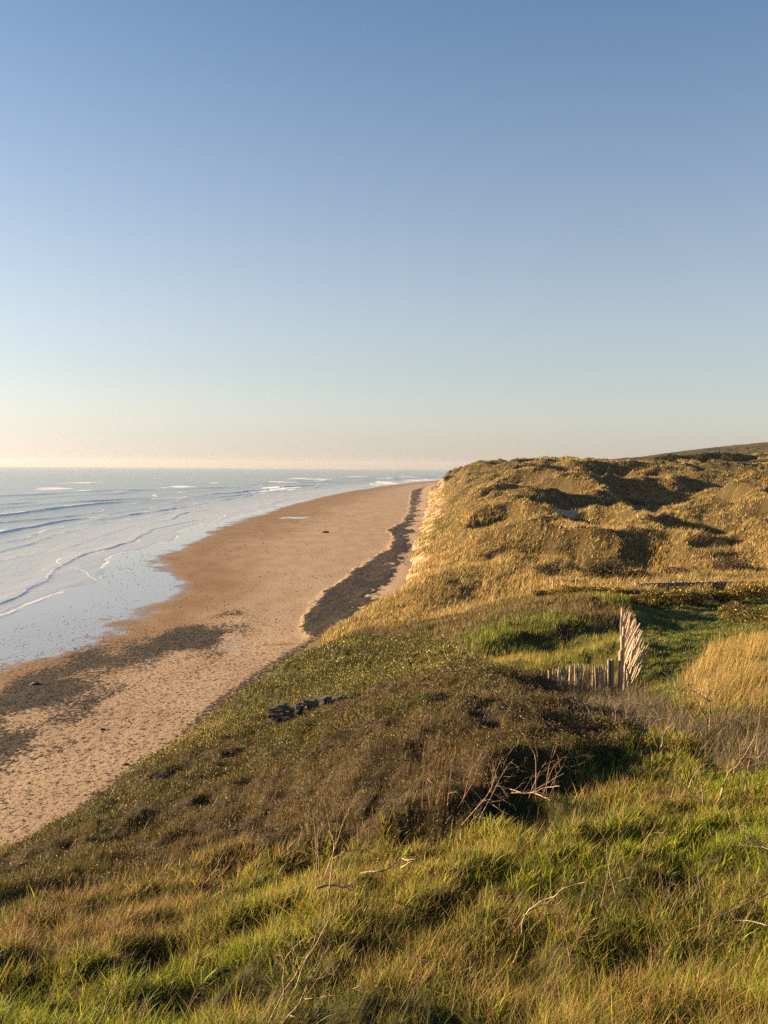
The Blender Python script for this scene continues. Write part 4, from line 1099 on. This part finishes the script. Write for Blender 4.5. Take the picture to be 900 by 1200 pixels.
for i, (px, py, Y, lab) in enumerate([(534, 553, 640, 'on the far skyline nearest the sea'), (553, 551, 610, 'on the skyline just left of the dune summit'), (572, 549, 590, 'on the skyline joining the dune summit')]):
    shrub('scrub_bush', f'dark low bush {lab}', 'bush', px, py, Y, (9, 6, 3.4), 1500, 0.9, DARK, 90 + i, 'dark bushes along the dune skyline')
for i, (px, py, Y, lab) in enumerate([(628, 546, 400, 'crowning the highest dune'), (720, 547, 430, 'on the ridge right of the highest dune'), (742, 548, 440, 'on the ridge left of the far hill'), (735, 585, 260, 'in a hollow beside the sand scar')]):
    shrub('scrub_bush', f'dark olive bush {lab}', 'bush', px, py, Y, (6, 4, 2.0), 1300, 0.55, DARK + OLIVE, 100 + i, 'dark bushes along the dune skyline')
rs = np.random.default_rng(12)
for i in range(18):
    f = i / 17; px = 752 + 124 * f + rs.normal(0, 2); top = np.interp(f, [0, .15, .5, .85, 1], [539, 534, 531, 529, 533])
    Y = 640 + rs.uniform(-25, 25); p = at(px, 548, Y); g = gz(p[0], p[1]); tz = at(px, top, Y)[2]; H = max(6.0, tz - g)
    shrub('wind_bent_tree', 'dark wind shaped evergreen in the wood below the far hill', 'tree', px, 548, Y, (7.5, 5, H * 0.46), 1800, 1.1, DARK, 120 + i, 'dark evergreens below the far hill', 0, H * 0.42)

# ---- rocks on the sand
for i, (px, py, Y, r, lab) in enumerate([(381, 623.5, 292, (1.0, .5, .35), 'reddish brown boulder lying alone on open sand halfway along the beach'), (147, 910, 62, (.22, .13, .09), 'small dark stone lying alone on pale sand near the bank'),
                                       (40, 806, 88, (.42, .25, .14), 'dark stone on the upper part of the shingle spread'), (120, 868, 71, (.2, .16, .1), 'small dark stone in the middle of the near sand')]):
    p = at(px, py, Y); z = float(bz(np.array([p[0]]), np.array([p[1]]))[0]); c = np.array([p[0], p[1], z + r[2] * .4])
    mb = MB(); mb.add(rock_mesh(c, 1.0, np.random.default_rng(i), r)); o = mb.build('beach_rock', M_rock, None, False, (p[0], p[1], z)); tag(o, lab, 'rock')

# ---- far walker at the water's edge
def person(px, Y):
    p = at(px, 573, Y); z = float(beach_z(np.array([p[0]]), np.array([p[1]]))[0]) + 0.03
    J = {'pel': (0, 0, .95), 'wai': (0, 0, 1.1), 'che': (0, .01, 1.35), 'nek': (0, .01, 1.5), 'hed': (0, -.02, 1.62), 'top': (0, -.01, 1.74),
         'shl': (-.18, 0, 1.43), 'ell': (-.24, .04, 1.15), 'wrl': (-.22, -.08, .92), 'hal': (-.21, -.11, .84), 'shr': (.18, 0, 1.43), 'elr': (.24, .02, 1.15), 'wrr': (.23, .1, .92), 'har': (.22, .12, .84),
         'hil': (-.1, 0, .9), 'knl': (-.11, -.14, .5), 'anl': (-.11, -.02, .09), 'tol': (-.11, -.18, .03), 'hir': (.1, 0, .9), 'knr': (.11, .04, .5), 'anr': (.11, .22, .11), 'tor': (.11, .08, .03)}
    Rr = dict(pel=.15, wai=.13, che=.16, nek=.055, hed=.095, top=.07, shl=.06, ell=.045, wrl=.03, hal=.035, shr=.06, elr=.045, wrr=.03, har=.035, hil=.09, knl=.06, anl=.04, tol=.035, hir=.09, knr=.06, anr=.04, tor=.035)
    E = 'pel-wai wai-che che-nek nek-hed hed-top che-shl shl-ell ell-wrl wrl-hal che-shr shr-elr elr-wrr wrr-har pel-hil hil-knl knl-anl anl-tol pel-hir hir-knr knr-anr anr-tor'.split()
    ks = list(J); me = bpy.data.meshes.new('person'); me.from_pydata([J[k] for k in ks], [tuple(ks.index(q) for q in e.split('-')) for e in E], [])
    me.materials.append(M_cloth); o = bpy.data.objects.new('person', me); COL.objects.link(o); o.location = (p[0], p[1], z)
    o.modifiers.new('skin', 'SKIN'); o.modifiers.new('sub', 'SUBSURF').levels = 1; o.modifiers['sub'].render_levels = 1
    for i, k in enumerate(ks): me.skin_vertices[0].data[i].radius = (Rr[k], Rr[k])
    me.skin_vertices[0].data[0].use_root = True
    tag(o, 'distant dark clothed person walking at the water line far along the beach', 'person')
person(429.3, 930)

# ---- haze
hz = MB(); x0, x1, y0, y1, z0, z1 = -23000, 17000, -3500, 16500, -4.5, 110.0
hz.add(([(x, y, z) for x in (x0, x1) for y in (y0, y1) for z in (z0, z1)], [(0, 1, 3, 2), (4, 6, 7, 5), (0, 4, 5, 1), (2, 3, 7, 6), (0, 2, 6, 4), (1, 5, 7, 3)]))
mh = bpy.data.materials.new('haze'); mh.use_nodes = True; mh.node_tree.nodes.clear()
ho = mh.node_tree.nodes.new('ShaderNodeOutputMaterial'); pv = mh.node_tree.nodes.new('ShaderNodeVolumePrincipled')
pv.inputs['Color'].default_value = (0.68, 0.69, 0.74, 1); pv.inputs['Density'].default_value = 0.4e-4; pv.inputs['Anisotropy'].default_value = 0.3
mh.node_tree.links.new(pv.outputs[0], ho.inputs['Volume'])
tag(hz.build('haze', mh), kind='stuff')
#@@OBJ_END

# ------------------------------------------------------------------ light
SUN_AZ = R(-78)        # clockwise from +Y
SUN_EL = R(11)
sd = Vector((math.sin(SUN_AZ) * math.cos(SUN_EL), math.cos(SUN_AZ) * math.cos(SUN_EL), math.sin(SUN_EL)))
sun = bpy.data.lights.new('sun', 'SUN'); sun.energy = 5.0; sun.angle = R(0.6); sun.color = (1.0, 0.72, 0.42)
so = bpy.data.objects.new('sun', sun); COL.objects.link(so)
so.rotation_euler = sd.to_track_quat('Z', 'Y').to_euler()
so.location = (0, 0, 60)
wd = bpy.data.worlds.new('World'); sc.world = wd; wd.use_nodes = True
nt = wd.node_tree; nt.nodes.clear()
sk = nt.nodes.new('ShaderNodeTexSky'); sk.sky_type = 'NISHITA'; sk.sun_disc = False
sk.sun_elevation = SUN_EL; sk.sun_rotation = SUN_AZ; sk.altitude = 10; sk.air_density = 1.0; sk.dust_density = 0.65; sk.ozone_density = 2.2
bg = nt.nodes.new('ShaderNodeBackground'); bg.inputs['Strength'].default_value = 0.05
wo = nt.nodes.new('ShaderNodeOutputWorld'); hs = nt.nodes.new('ShaderNodeHueSaturation')
tcw = nt.nodes.new('ShaderNodeTexCoord'); sxw = nt.nodes.new('ShaderNodeSeparateXYZ'); mrw = nt.nodes.new('ShaderNodeMapRange')
nt.links.new(tcw.outputs['Generated'], sxw.inputs[0]); nt.links.new(sxw.outputs[2], mrw.inputs[0])
for i_, v_ in ((1, 0.0), (2, 0.48), (3, 0.44), (4, 1.12)): mrw.inputs[i_].default_value = v_
nt.links.new(mrw.outputs[0], hs.inputs['Saturation'])
wb = nt.nodes.new('ShaderNodeMix'); wb.data_type = 'RGBA'; wb.blend_type = 'MULTIPLY'; wb.inputs[0].default_value = 1; wb.inputs[7].default_value = (0.99, 0.965, 1.0, 1)
nt.links.new(sk.outputs[0], hs.inputs['Color']); nt.links.new(hs.outputs[0], wb.inputs[6]); nt.links.new(wb.outputs[2], bg.inputs[0]); nt.links.new(bg.outputs[0], wo.inputs[0])

sc.view_settings.view_transform = 'Standard'; sc.view_settings.look = 'None'; sc.view_settings.gamma = 1; sc.view_settings.use_curve_mapping = False
sc.view_settings.exposure = 1.95
sc.cycles.max_bounces = 5; sc.cycles.diffuse_bounces = 2; sc.cycles.glossy_bounces = 2; sc.cycles.transmission_bounces = 2
sc.cycles.use_denoising = False; sc.cycles.use_adaptive_sampling = False
sc.cycles.sample_clamp_indirect = 2.0; sc.cycles.sample_clamp_direct = 6.0
